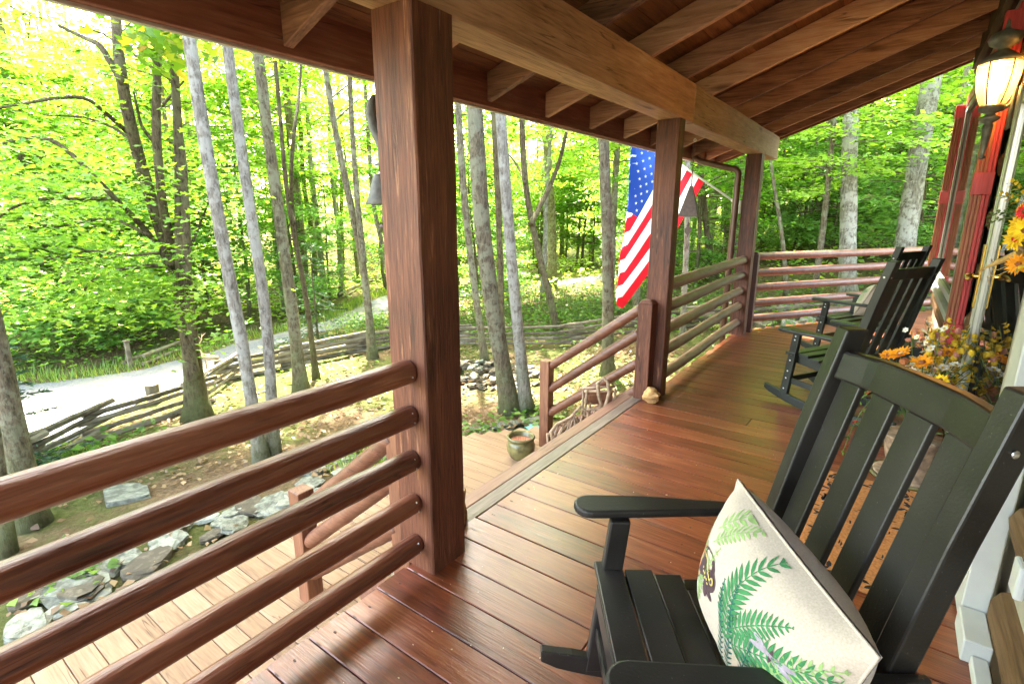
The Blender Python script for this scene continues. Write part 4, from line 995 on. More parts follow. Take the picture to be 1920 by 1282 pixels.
def twig_deer(name, loc, rz, label, panel):
    root = tag(empty(name, loc, rz), label, 'twig ornament')
    b = MB()
    def tw(*pts, r=.011): b.tube([Vector(p) for p in pts], [r * (1 - .25 * i / len(pts)) for i in range(len(pts))], 7, wob=.3)
    if panel:
        for dx in (-.13, .13): tw((dx, .05, 0), (dx * .95, .05, .30)); tw((dx, -.06, .10), (dx * .92, -.07, .33))
        tw((-.16, -.07, .155), (0, -.075, .15), (.17, -.07, .16)); tw((-.15, .05, .30), (.15, .05, .31)); tw((-.14, -.06, .31), (.14, -.06, .305))
        tw((-.03, -.09, -.02), (.03, -.10, .15), (.065, -.09, .30), (.05, -.08, .40), (.01, -.07, .425), (-.03, -.06, .38), (-.02, -.07, .28), (.01, -.09, .17), r=.017)
        for k in range(6): tw((-.11 + .02 * random.random(), -.05, .0 + .02 * k), (-.08, -.05, .05 + .03 * k), r=.009)
        b.build('twig_frame', M['twig'], root, smooth=True)
        p = MB()
        for k in range(3): p.box((-.12, .0, .17 + .042 * k), (.12, .012, .17 + .042 * k + .038))
        p.build('board_panel', M['newel'], root)
    else:
        for k in range(8):
            a = k * .8; tw((.13 * math.cos(a), .09 * math.sin(a), 0), (.07 * math.cos(a + .3), .05 * math.sin(a + .3), .10), (.02, 0, .21 + .02 * math.sin(k)), r=.009)
        tw((-.19, 0, .05), (-.12, 0, .14), (0, 0, .19), (.08, .01, .27), (.14, 0, .22), (.20, 0, .08), r=.013)
        for k in range(7): tw((-.18 + .05 * k, -.07, .03 + .01 * k), (-.10 + .05 * k, .0, .15 + .012 * k), (-.02 + .05 * k, .06, .05), r=.007)
        for k in range(4): tw((-.20 + .03 * k, -.05, -.03), (-.21 + .035 * k, -.04, .09), r=.011)
        b.build('twig_frame', M['twig'], root, smooth=True)
twig_deer('twig_planter', (-1.88, 3.86, -.258), R(40), 'twig planter with a looped handle standing on the steps by the middle post', True)
twig_deer('twig_bundle', (-1.90, 3.42, -.258), R(50), 'tangled grey twig animal lying on the steps below the railing', False)

def deck_debris():
    b = MB(); rr = random.Random(4)
    for k in range(260):
        x, y = rr.uniform(-1.5, .3), rr.uniform(.5, 6.5) ** 1.0; a = rr.uniform(0, 6.3); l = rr.uniform(.0015, .005) * (2.2 if k % 17 == 0 else 1)
        b.add([(x + l * math.cos(a + q) * (1 if i % 2 else .5), y + l * math.sin(a + q) * (1 if i % 2 else .5), .0022) for i, q in enumerate((0, 1.57, 3.14, 4.71))], [(0, 1, 2, 3)])
    tag(b.build('deck_debris', M['foam']), kind='stuff')
deck_debris()
# doormat
def mat_():
    root = tag(empty('doormat', (.04, 2.86, 0)), 'orange coir doormat with black leaf pattern seen through the chair slats', 'doormat')
    b = MB(); b.box((-.22, -.55, .002), (.26, .55, .016)); b.build('coir_pad', M['coir'], root, bevel=.004)
    p = MB()
    def stroke(x, y, a, l, w):
        ca, sa = math.cos(a), math.sin(a); pts = []
        for t, o in ((0, .15), (.3, .5), (.7, .45), (1, .05), (.7, -.45), (.3, -.5)): pts.append((x + l * t * ca - w * o * sa, y + l * t * sa + w * o * ca, .0165))
        p.add(pts, [tuple(range(6))])
    for k in range(26):
        y = -.50 + k * .04
        for s in (-1, 1):
            stroke(s * .17 + .02 + random.uniform(-.015, .015), y, random.uniform(0, 6.3), .055, .018); stroke(s * .19 + .02, y + .015, random.uniform(0, 6.3), .035, .01)
    for k in range(10):
        for s in (-1, 1): stroke(-.15 + k * .034, s * .48 + random.uniform(-.02, .02), random.uniform(0, 6.3), .055, .02)
    for k in range(40): stroke(random.uniform(-.10, .13), random.choice([-.25, -.05, .13, .3]) + random.uniform(-.025, .025), random.choice([0, .1, 1.5, 1.7, .8]), random.uniform(.02, .045), .007)
    p.build('black_pattern', M['coirblack'], root)
mat_()

# ================================================================== FLOWERS
for nm_, c_ in (('pet_orange', (.80, .30, .015)), ('pet_yellow', (.82, .52, .02)), ('pet_white', (.74, .70, .58)), ('pet_red', (.62, .03, .035)), ('pet_pink', (.52, .22, .17)), ('bud_yellow', (.62, .40, .03)), ('berry', (.30, .10, .035)), ('stemg', (.12, .17, .05)), ('vineg', (.10, .18, .03)), ('wheat', (.52, .34, .12))):
    M[nm_] = plain(nm_, c_, .7, 0, .22, 30, 0, .2, .5)
def daisy(b, c, nrm, r, n, mp, mc, layers=2, cup=.25):
    c = Vector(c); nz = Vector(nrm).normalized(); u = nz.orthogonal().normalized(); w = nz.cross(u)
    for ly in range(layers):
        for k in range(n):
            a = 2 * math.pi * (k + .5 * ly) / n + random.uniform(-.12, .12); d = u * math.cos(a) + w * math.sin(a); s = d.cross(nz)
            rr = r * random.uniform(.85, 1.08) * (1 - .18 * ly); wd = rr * 2.4 / n
            z0, z1, z2 = .02 * r, (cup * .6 + .12 * ly) * rr, (cup + .2 * ly) * rr * random.uniform(.4, 1.2)
            b.add([c + d * rr * .12 + nz * z0, c + d * rr * .6 + s * wd + nz * z1, c + d * rr + nz * z2, c + d * rr * .6 - s * wd + nz * z1, c + d * rr * .6 + nz * (z1 - .04 * rr)],
                  [(0, 1, 4), (1, 2, 4), (2, 3, 4), (3, 0, 4)], mp)
    b.blob(c + nz * r * .1, (r * .24,) * 3, random.randint(0, 99), .4, 9, 6, mc, freq=4)
def leaf3(b, p, d, l, w, m, nz=None):
    p = Vector(p); d = Vector(d).normalized(); s = d.cross(Vector((random.uniform(-.4, .4), random.uniform(-.4, .4), 1))).normalized(); up = s.cross(d)
    b.add([p, p + d * l * .45 + s * w, p + d * l - up * l * .15, p + d * l * .45 - s * w, p + d * l * .5 + up * w * .3], [(0, 1, 4), (1, 2, 4), (2, 3, 4), (3, 0, 4)], m)
FM = ['pet_orange', 'pet_yellow', 'pet_white', 'pet_red', 'pet_pink', 'bud_yellow', 'berry', 'stemg', 'vineg', 'wheat']
def planter():
    base = Vector((.235, 3.60, 0))
    root = tag(empty('flower_planter', tuple(base)), 'potted autumn flower arrangement of orange daisies, white asters and trailing vine', 'flower pot')
    b = MB(); b.lathe([(.0, .02), (.135, .02), (.150, .0), (.165, .03), (.155, .036), (.12, .035), (.10, .06), (.125, .16), (.14, .25), (.148, .265), (.14, .27), (0, .26)], n=30, cap=False); b.build('pot', M['birch'], root, smooth=True)
    b = MB(); b.lathe([(.10, 0), (.178, .004), (.19, .022), (.182, .03), (.16, .022), (0, .02)], (.0, 0, 0), 30, cap=False); b.build('saucer', M['glaze'], root, smooth=True)
    st = MB(); fl = MB(); lf = MB()
    def stem(p, q, r=.003):
        p, q = Vector(p), Vector(q); mid = (p + q) / 2 + Vector((random.uniform(-.03, .03), random.uniform(-.03, .03), .03)); st.tube([p, mid, q], r, 5)
    random.seed(21)
    for (x, y, z, r, m) in ((-.13, -.06, .74, .062, 0), (-.03, -.13, .72, .066, 0), (-.18, .05, .70, .05, 0), (.05, -.22, .66, .05, 1), (.08, .03, .76, .05, 0)):
        stem((0, 0, .25), (x, y, z)); daisy(fl, (x, y, z), (-.45 + random.uniform(-.2, .2), -.35, .8), r, 13, m, 6, 2, .3)
    for k in range(52):
        a = random.uniform(0, 6.3); rr = random.uniform(.02, .19); p = Vector((-.02 + rr * math.cos(a), -.12 + rr * math.sin(a), .66 + random.uniform(-.05, .07)))
        stem((0, 0, .25), p, .002); daisy(fl, p, (random.uniform(-.6, .3), random.uniform(-.6, .3), 1), random.uniform(.018, .034), 10, 2, 5, 2, .2)
    # taller white-pink spray and yellow buds
    for k in range(5):
        top = Vector((-.06 + random.uniform(-.06, .06), .0 + random.uniform(-.08, .05), .86 + random.uniform(-.05, .07))); stem((0, 0, .3), top, .003)
        for j in range(9):
            q = top + Vector((random.uniform(-.05, .05), random.uniform(-.05, .05), random.uniform(-.12, .02))); daisy(fl, q, (random.uniform(-1, 1), random.uniform(-1, 1), .6), random.uniform(.016, .026), 6, 2 if j % 3 else 4, 5, 1, .3)
    for k in range(16):
        top = Vector((.10 + random.uniform(-.1, .10), .02 + random.uniform(-.16, .2), .80 + random.uniform(-.1, .2))); stem((0, 0, .3), top, .0025)
        for j in range(16):
            q = Vector((0, 0, .35)).lerp(top, random.uniform(.55, 1.02)) + Vector((random.uniform(-.03, .03), random.uniform(-.03, .03), 0))
            if random.random() < .85: daisy(fl, q, (random.uniform(-1, 1), random.uniform(-1, 1), .7), random.uniform(.010, .018), 5, 5, 5, 1, .5)
            else: fl.blob(q, (.016, .016, .018), j, .3, 7, 5, 5 if random.random() < .7 else 4)
    for k in range(5):
        a = random.uniform(0, 6.3); p = Vector((.14 * math.cos(a), .14 * math.sin(a), random.uniform(.5, .72))); fl.blob(p, (.024, .024, .022), k, .5, 9, 6, 4 if k % 2 else 6, freq=4)
    for k in range(170):
        a = random.uniform(0, 6.3); rr = random.uniform(.02, .18); p = (rr * math.cos(a), rr * math.sin(a) - .02, random.uniform(.28, .68)); leaf3(lf, p, (math.cos(a), math.sin(a), random.uniform(-.3, .9)), random.uniform(.03, .07), random.uniform(.008, .018), random.choice([7, 8, 8]))
    # vines trailing down in front
    for k in range(9):
        a = math.pi + random.uniform(-1.1, 1.0); pts = []; p = Vector((.12 * math.cos(a), .12 * math.sin(a), .55)); v = Vector((.028 * math.cos(a), .028 * math.sin(a), .02))
        for j in range(12):
            pts.append(p.copy()); p += v * .75; v += Vector((random.uniform(-.008, .008), random.uniform(-.008, .008), -.017))
            if p.z < .06: break
        st.tube(pts, .0028, 5)
        for q in pts:
            for j in range(3): leaf3(lf, q, (random.uniform(-1, 1), random.uniform(-1, 1), random.uniform(-.8, .4)), random.uniform(.022, .04), .008, 8)
            if random.random() < .35: daisy(fl, q, (random.uniform(-1, 0), random.uniform(-1, 1), .3), .02, 6, random.choice([0, 3]), 6, 1)
    mats = [M[q] for q in FM]
    st.build('stems', M['stemg'], root); fl.build('blossoms', mats, root); lf.build('leaves', mats, root)
planter()
def wreath():
    c = Vector((.412, 2.76, 1.44))
    root = tag(empty('door_wreath', tuple(c)), 'door wreath of big yellow and red sunflowers with wheat and dry sprigs', 'wreath')
    root.scale = (.62, .62, .62)
    random.seed(5)
    b = MB(); b.tube([(-.01 + .02 * math.sin(5 * t), .22 * math.cos(t), .22 * math.sin(t)) for t in np.linspace(0, 2 * math.pi, 40)], .02, 7, wob=.4, cap=False); b.build('vine_ring', M['twig'], root, smooth=True)
    lf = MB()
    for (x, y, z, r, m, mc) in ((-.055, .10, .03, .075, 1, 3), (-.065, .05, -.05, .085, 1, 3), (-.055, .04, .11, .055, 3, 6), (-.05, -.12, .0, .085, 1, 6), (-.04, -.1, .18, .08, 0, 6), (-.05, .12, .12, .045, 1, 6), (-.04, -.05, -.2, .07, 0, 6)):
        fl = MB(); daisy(fl, (x, y, z), (-.6, -.55 + random.uniform(-.2, .2), random.uniform(-.1, .3)), r, 16, m, mc, 2, .28); fl.build('sunflower', [M[q] for q in FM], root)
    for k in range(60):
        a = random.uniform(0, 6.3); q = (-.02 + random.uniform(-.03, .02), .23 * math.cos(a), .23 * math.sin(a)); leaf3(lf, q, (random.uniform(-1, 0), math.cos(a) + random.uniform(-.6, .6), math.sin(a)), random.uniform(.03, .05), random.uniform(.008, .014), random.choice([7, 9, 5]))
    lf.build('leaves', [M[q] for q in FM], root)
    for (dy, dz, l) in ((.55, .32, .26), (.62, .05, .30), (.6, .62, .24), (.5, -.05, .26)):
        d = Vector((-.32, dy, dz)).normalized(); p0 = Vector((-.03, .15, .06 + .1 * dz)); pts = [p0 + d * l * t + Vector((0, 0, .03 * math.sin(3 * t))) for t in np.linspace(0, 1, 6)]; lf = MB()
        lf.tube(pts, .003, 5, 7)
        for q in pts[1:]:
            for s in (-1, 1): leaf3(lf, q, d + Vector((s * .5, 0, s * .7)), .045, .013, 5 if dz > .1 else 7)
        lf.build('sprig', [M[q] for q in FM], root)
    d = Vector((-.30, .45, -.28)).normalized(); p0 = Vector((-.03, .10, -.14)); lf = MB(); lf.tube([p0 + d * .30 * t for t in (0, .5, 1)], [.022, .016, .003], 8, 9)
    for k in range(30): q = p0 + d * .30 * random.random(); leaf3(lf, q, d + Vector((random.uniform(-.5, .5), random.uniform(-.5, .5), random.uniform(-.5, .5))), .03, .006, 9)
    lf.build('wheat_cone', [M[q] for q in FM], root)
    for k in range(3):
        lf = MB(); lf.tube([(-.02, .05, -.15 - .03 * k), (-.10, .20, -.22 - .04 * k), (-.13, .34, -.20 - .06 * k), (-.10, .42, -.26 - .06 * k)], .0025, 5, 9); lf.build('tendril', [M[q] for q in FM], root)
    
wreath()

# ================================================================== STONES, FENCE
def stone_mesh(name, seed, mat, flat=.35):
    b = MB(); b.blob((0, 0, 0), (.5, .5, .5 * flat), seed, .7, 12, 8, freq=2.0); bm = None
    # knap: clamp to a few planes for a broken look
    vs = [Vector(v) for v in b.v]; rr = random.Random(seed)
    for k in range(7):
        n = Vector((rr.uniform(-1, 1), rr.uniform(-1, 1), rr.uniform(-.3, .3))).normalized(); d = rr.uniform(.26, .42)
        vs = [v - n * max(0, v.dot(n) - d) for v in vs]
    for s in (1, -1): vs = [Vector((v.x, v.y, min(v.z, .36 * flat) if s > 0 else max(v.z, -.36 * flat))) for v in vs]
    b.v = [tuple(v) for v in vs]; o = b.build(name, mat)
    return o
def stones(name, n, mats, posf, label, cat, group, flat, smin, smax, seed):
    random.seed(seed); protos = [stone_mesh(name, seed + k, mats[k % len(mats)], flat) for k in range(5)]; used = [False] * 5
    for i in range(n):
        k = i % 5
        if used[k]: o = protos[k].copy(); COL.objects.link(o)
        else: o = protos[k]; used[k] = True
        x, y, z, tx, ty = posf(i); s = random.uniform(smin, smax)
        o.location = (x, y, z); o.rotation_euler = (tx, ty, random.uniform(0, 6.3)); o.scale = (s, s * random.uniform(.55, .95), s * random.uniform(.7, 1.1)); tag(o, label, cat, group)
pc = hit(905, 705)
def pilepos(i):
    a = random.uniform(0, 6.3); rr = random.random() ** .6; x = pc[0] + .95 * rr * math.cos(a) * 1.2; y = pc[1] + .75 * rr * math.sin(a); return x, y, terr(x, y) + .22 * (1 - rr) * random.uniform(.2, 1) + .02, random.uniform(-.4, .4), random.uniform(-.4, .4)
stones('rubble_stone', 190, [M['stonetan'], M['stonetan'], M['stone']], pilepos, 'broken grey tan stone in the rubble heap under the leaning trunks', 'stone', 'stones of the rubble heap', .4, .09, .24, 50)
border = [(40, 1180), (150, 1120), (300, 1050), (420, 985), (520, 945), (640, 895), (730, 858), (800, 830)]
BP = [hit(*q) for q in border]
def bordpos(i):
    t = (i + random.random()) / 46 * (len(BP) - 1); k = min(int(t), len(BP) - 2); p = BP[k] * (1 - t + k) + BP[k + 1] * (t - k); x = p[0] + random.uniform(-.30, .16); y = p[1] + random.uniform(-.05, .05)
    return x, y, terr(x, y) + .035, random.uniform(-.12, .12), random.uniform(-.12, .12)
stones('flagstone', 46, [M['stone'], M['stone'], M['stonetan']], bordpos, 'flat grey green stone edging the pale lower deck', 'stone', 'flat stones edging the lower deck', .20, .20, .48, 60)
def kerbpos(i):
    t = i / 12; p = hit(870 + 150 * t, 812 - 22 * t); return p[0], p[1], terr(p[0], p[1]) + .03, 0, 0
stones('edging_stone', 13, [M['stone']], kerbpos, 'grey edging stone bordering the leaf bed beyond the olive pot', 'stone', 'edging stones beyond the pot', .3, .14, .26, 70)
def hillpos(i):
    p = hit(random.uniform(1430, 1720), random.uniform(560, 612)); return p[0], p[1], terr(p[0], p[1]) + .02, random.uniform(-.3, .3), random.uniform(-.3, .3)
stones('field_stone', 22, [M['stone'], M['stonetan']], hillpos, 'grey field stone lying on the slope behind the far railing', 'stone', 'field stones behind the far railing', .5, .15, .5, 80)
random.seed(3)
ps = hit(236, 932); o = stone_mesh('stone_slab', 91, M['stone'], .16); o.location = ps + np.array([0, 0, .02]); o.scale = (.60, .42, .55); o.rotation_euler = (0, 0, .5); tag(o, 'single flat grey green slab lying alone in the mossy yard', 'stone')

def split_fence():
    root = tag(empty('split_rail_fence', (0, 0, 0)), 'weathered zigzag split rail fence along the gravel driveway', 'fence')
    nodes = [(-120, 985), (60, 893), (196, 822), (372, 762), (438, 712), (552, 690), (672, 664), (745, 650), (868, 648), (1068, 648), (1190, 628), (1310, 618), (1420, 606), (1560, 596), (1720, 590)]
    P = [hit(*q) for q in nodes]; random.seed(11)
    for i in range(len(P) - 1):
        a, c = Vector(P[i]), Vector(P[i + 1]); d = (c - a).normalized()
        nseg = max(1, round((c - a).length / 2.6)); off = d.cross(Vector((0, 0, 1)))
        pts = [a + (c - a) * k / nseg for k in range(nseg + 1)]
        for k in range(1, nseg):
            pts[k] = pts[k] + off * (.16 if k % 2 else -.16)
        for k in range(nseg):
            p, q = pts[k], pts[k + 1]; p = Vector((p.x, p.y, terr(p.x, p.y))); q = Vector((q.x, q.y, terr(q.x, q.y))); dd = (q - p).normalized()
            for lv in range(4):
                h = .05 + .105 * lv + (.052 if (i + k) % 2 else 0); r = random.uniform(.028, .040) if i < 7 else random.uniform(.02, .028)
                s = p - dd * random.uniform(.18, .32) + Vector((random.uniform(-.03, .03), random.uniform(-.03, .03), h + random.uniform(-.02, .02))); e = q + dd * random.uniform(.18, .32) + Vector((random.uniform(-.03, .03), random.uniform(-.03, .03), h + random.uniform(-.02, .02)))
                b = MB(); n = 9; tp = [s.lerp(e, t / n) + Vector((0, 0, .014 * mnoise.noise(Vector((t * .5, lv, i + k))) - .012 * math.sin(math.pi * t / n))) for t in range(n + 1)]
                b.tube(tp, [r * (1 + .25 * mnoise.noise(Vector((t * .8, lv * 3, i)))) for t in range(n + 1)], 6, wob=.3); b.build('rail', M['fence'], root)
split_fence()
def far_fence():
    root = tag(empty('log_fence', (0, 0, 0)), 'low fallen rail fence on the far grassy side of the driveway', 'fence'); random.seed(12)
    for i, (q0, q1) in enumerate((((262, 690), (338, 658)), ((640, 560), (690, 532)), ((690, 534), (740, 520)))):
        a, c = Vector(hit(*q0)), Vector(hit(*q1))
        for k in range(3):
            b = MB(); off = Vector((random.uniform(-.2, .2), random.uniform(-.2, .2), .06 + .07 * k)); b.tube([a.lerp(c, t / 4) + off for t in range(5)], .032, 6, wob=.4); b.build('rail', M['fence'], root)
far_fence()
def deer():
    p = hit(398, 712); root = tag(empty('twig_deer', (p[0], p[1], p[2]), R(200)), 'small deer made of sticks standing behind the split rail fence', 'twig ornament'); root.scale = (.62, .62, .62); b = MB()
    def t(*q, r=.02): b.tube([Vector(x) for x in q], r, 7, wob=.3)
    b2 = MB(); b2.tube([(-.25, 0, .62), (0, 0, .63), (.25, 0, .64)], [.07, .075, .07], 10, wob=.3); b2.build('body', M['twig'], root, smooth=True)
    for x in (-.2, .2):
        for y in (-.06, .06): b = MB(); t((x, y, .60), (x * 1.1, y * 1.4, 0)); b.build('leg', M['twig'], root, smooth=True)
    b = MB(); t((.22, 0, .66), (.34, 0, .88), r=.035); b.tube([(.30, 0, .90), (.48, 0, .86)], [.055, .035], 8)
    b.build('neck_and_head', M['twig'], root)
    a = MB()
    for s in (-1, 1):
        a.tube([Vector(q) for q in ((.33, s * .03, .93), (.30, s * .12, 1.06), (.34, s * .2, 1.22))], [.014, .012, .006], 6)
        for q0, q1 in (((.30, s * .12, 1.06), (.38, s * .10, 1.18)), ((.32, s * .16, 1.14), (.24, s * .22, 1.24))): a.tube([Vector(q0), Vector(q1)], [.01, .005], 6)
    a.build('antlers', M['twig'], root)
deer()
p = hit(290, 756); b = MB(); b.tube([(p[0], p[1], p[2] - .1), (p[0], p[1], p[2] + .14), (p[0], p[1], p[2] + .29)], [.09, .085, .088], 12, wob=.1); tag(b.build('post_stub', M['fence']), 'short grey cut post at the bright edge of the driveway', 'post')
p = hit(246, 693); b = MB(); b.box((p[0] - .035, p[1] - .035, p[2] - .1), (p[0] + .035, p[1] + .035, p[2] + .55)); b.box((p[0] - .05, p[1] - .05, p[2] + .552), (p[0] + .05, p[1] + .05, p[2] + .575)); tag(b.build('marker_post', M['fence'], bevel=.004), 'thin marker post in the far grass verge of the driveway', 'post')

# ================================================================== LEAF MESHES (numpy)
def leaves_mesh(name, P, D, Nn, ln, wd, mat, shape='leaf', parent=None, seed=0, rnd=None):
    """P positions, D unit directions, Nn unit normals, ln lengths, wd widths -> one mesh of folded pointed leaves"""
    n = len(P); S = np.cross(D, Nn); S /= np.linalg.norm(S, axis=1)[:, None] + 1e-9
    ln = np.broadcast_to(ln, n)[:, None]; wd = np.broadcast_to(wd, n)[:, None]
    if shape == 'blade':
        V = np.stack([P - S * wd, P + S * wd, P + D * ln], 1); k = 3
    elif shape == 'maple':
        V = np.stack([P, P + D * ln * .12 + S * wd * .9 + Nn * wd * .2, P + D * ln * .42 + S * wd * .38, P + D * ln * .62 + S * wd * .95 + Nn * wd * .2, P + D * ln * .74 + S * wd * .3, P + D * ln,
                      P + D * ln * .74 - S * wd * .3, P + D * ln * .62 - S * wd * .95 + Nn * wd * .2, P + D * ln * .42 - S * wd * .38, P + D * ln * .12 - S * wd * .9 + Nn * wd * .2], 1); k = 10
    else:
        V = np.stack([P, P + D * ln * .42 + S * wd + Nn * wd * .25, P + D * ln, P + D * ln * .42 - S * wd + Nn * wd * .25], 1); k = 4
    me = bpy.data.meshes.new(name); me.vertices.add(n * k); me.vertices.foreach_set("co", V.reshape(-1).astype(np.float32))
    me.loops.add(n * k); me.loops.foreach_set("vertex_index", np.arange(n * k, dtype=np.int32))
    me.polygons.add(n); me.polygons.foreach_set("loop_start", np.arange(0, n * k, k, dtype=np.int32)); me.polygons.foreach_set("loop_total", np.full(n, k, dtype=np.int32))
    me.materials.append(mat)
    at = me.attributes.new("rnd", 'FLOAT', 'FACE'); at.data.foreach_set("value", (np.random.default_rng(seed).random(n) if rnd is None else rnd).astype(np.float32))
    me.update(calc_edges=True); me.validate()
    return me
def unit(a): return a / (np.linalg.norm(a, axis=1)[:, None] + 1e-9)
def mobj(name, me, parent=None):
    o = bpy.data.objects.new(name, me); COL.objects.link(o)
    if parent is not None: o.parent = parent
    return o
def branches(r, B, h0, h1, Rr, prof, elev=(5, 35)):
    h = r.uniform(h0, h1, B); az = r.uniform(0, 2 * np.pi, B); t = (h - h0) / (h1 - h0)
    L = Rr * prof(t) * r.uniform(.6, 1.1, B); el = np.radians(r.uniform(elev[0], elev[1], B))
    return h, az, L, el
def crown(name, seed, n, h0, h1, Rr, ln, mat, prof=lambda t: np.sin(np.pi * (.12 + .8 * t)) ** .7, B=46, elev=(5, 35), droop=.25, flatness=.35, shape='leaf', lean=0, base_r=.0, jit=.05, br=None):
    r = np.random.default_rng(seed)
    h, az, L, el = br if br is not None else branches(r, B, h0, h1, Rr, prof, elev)
    B = len(h)
    w = L / L.sum(); bi = r.choice(B, n, p=w); t = .18 + .82 * r.random(n) ** .75
    Lb = L[bi]; dx, dy = np.cos(az[bi]), np.sin(az[bi])
    tw = r.choice([-1, 1], n) * (np.abs(r.normal(0, .30, n))) * Lb * (1.05 - .55 * t)
    # twig positions are quantised along the branch so that sprays form, with gaps between
    q = np.round(t * 9) / 9; t = np.clip(q + r.normal(0, .018, n), 0, 1.02)
    fw = np.abs(tw) * .55
    px = dx * (t * Lb * np.cos(el[bi]) + fw) - dy * tw; py = dy * (t * Lb * np.cos(el[bi]) + fw) + dx * tw
    pz = h[bi] + t * Lb * np.sin(el[bi]) - droop * Lb * t ** 2 - .06 * np.abs(tw) + r.normal(0, jit, n)
    P = np.stack([px, py, pz], 1) + r.normal(0, jit * .6, (n, 3))
    a = az[bi] + np.sign(tw) * .8 + r.normal(0, .6, n)
    D = unit(np.stack([np.cos(a), np.sin(a), r.normal(-.15, .25, n)], 1))
    Nn = unit(np.stack([r.normal(0, flatness, n), r.normal(0, flatness, n), np.ones(n)], 1)); Nn = unit(Nn - D * (Nn * D).sum(1)[:, None])
    l = ln * r.uniform(.45, 1.35, n)
    rn = np.clip(.5 + .28 * r.normal(size=n) * .8 + .25 * (r.random(B)[bi] - .5), 0, 1)
    return leaves_mesh(name, P, D, Nn, l, l * .33, mat, shape, seed=seed, rnd=rn), (h, az, L, el)
def limbs_into(b, br, droop, r0=.02, n=5):
    h, az, L, el = br
    for i in range(len(h)):
        pts = []
        for k in range(n):
            t = k / (n - 1); pts.append((math.cos(az[i]) * L[i] * t * math.cos(el[i]), math.sin(az[i]) * L[i] * t * math.cos(el[i]), h[i] + t * L[i] * math.sin(el[i]) - droop * L[i] * t * t - .02))
        rr = min(r0, .012 * L[i] + .004); b.tube(pts, [rr * (1 - .8 * k / (n - 1)) for k in range(n)], 5, cap=False)

# ================================================================== TREES
SUNXY = np.array([sv.x, sv.y])
# ---- understory saplings: five kinds, each with its own trunk and crown, then copied
kinds = []
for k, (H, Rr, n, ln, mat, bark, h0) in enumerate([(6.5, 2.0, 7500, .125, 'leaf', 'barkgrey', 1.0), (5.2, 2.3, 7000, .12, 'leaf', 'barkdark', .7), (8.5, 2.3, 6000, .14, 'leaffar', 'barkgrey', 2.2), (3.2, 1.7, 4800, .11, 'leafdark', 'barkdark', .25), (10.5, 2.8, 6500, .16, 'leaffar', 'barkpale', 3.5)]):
    root = empty('sapling_tree', (0, 0, -60))
    me, br = crown('crown', 100 + k, n, h0, H, Rr, ln, M[mat], B=int(30 + H * 3), elev=(0, 32))
    tb = MB(); n_ = 10; tb.tube([(.10 * mnoise.noise(Vector((z * .4, k, 0))), .10 * mnoise.noise(Vector((k, z * .4, 5))), z) for z in np.linspace(-.3, H * .97, n_)], [(.018 + .008 * H) * (1 - .85 * i / (n_ - 1)) for i in range(n_)], 8)
    limbs_into(tb, br, .25); t_ = tb.build('trunk', M[bark], root, smooth=True)
    mobj('crown', me, root); kinds.append([root, False])
random.seed(17)
placed = []
LBL = ['slender sapling with layered bright green sprays beyond the driveway fence', 'low spreading sapling with bright leaves beyond the driveway fence', 'tall thin young tree with airy bright crown in the woods', 'low dark green bushy shrub at the edge of the woods', 'tall pale barked young tree with high bright crown in the woods']
def put(kind, x, y, s, rz, dz=0.0):
    root, used = kinds[kind]
    o = copy_tree(root) if used else root
    kinds[kind][1] = True
    o.location = (x, y, terr(x, y) + dz); o.rotation_euler = (random.uniform(-.05, .05), random.uniform(-.05, .05), rz); o.scale = (s, s, s * random.uniform(.92, 1.1))
    tag(o, LBL[kind], ['tree', 'tree', 'tree', 'shrub', 'tree'][kind], ['slender saplings in the woods', 'spreading saplings in the woods', 'thin young trees in the woods', 'dark shrubs in the woods', 'pale young trees in the woods'][kind])
    placed.append((x, y)); return o
def ok(x, y, dmin):
    return all((x - a) ** 2 + (y - b) ** 2 > dmin * dmin for a, b in placed)
tries = 0; cnt = 0
while cnt < 132 and tries < 9000:
    tries += 1
    az = math.radians(random.uniform(-14, 100)); d = 9.5 + 33 * random.random() ** 1.15      # azimuth from +Y towards -X
    x, y = -math.sin(az) * d, math.cos(az) * d
    if on_road(x, y, .9): continue
    if x > -8.5 and y < 9.5: continue
    if x > -7.0 and y < 12.0: continue
    # keep the near side of the driveway open
    if d < 13 and az > math.radians(38) and d < 12: continue
    if d < 14 and math.radians(46) < az < math.radians(62) : continue
    if not ok(x, y, 1.25 + d * .025): continue
    if az > math.radians(62) and d < 26 and random.random() < .45: continue
    kd = random.choices([0, 1, 2, 3, 4], [3, 3, 3, 2 if d < 20 else .6, 2 if d > 14 else .4])[0]
    put(kd, x, y, random.uniform(.85, 1.25), random.uniform(0, 6.3)); cnt += 1
cnt = 0; tries = 0
while cnt < 14 and tries < 3000:
    tries += 1; az = math.radians(random.uniform(-14, 34)); d = random.uniform(15, 34); x, y = -math.sin(az) * d, math.cos(az) * d
    if on_road(x, y, .9) or not ok(x, y, 1.5): continue
    put(random.choice([0, 1, 2, 2, 4]), x, y, random.uniform(.8, 1.2), random.uniform(0, 6.3)); cnt += 1
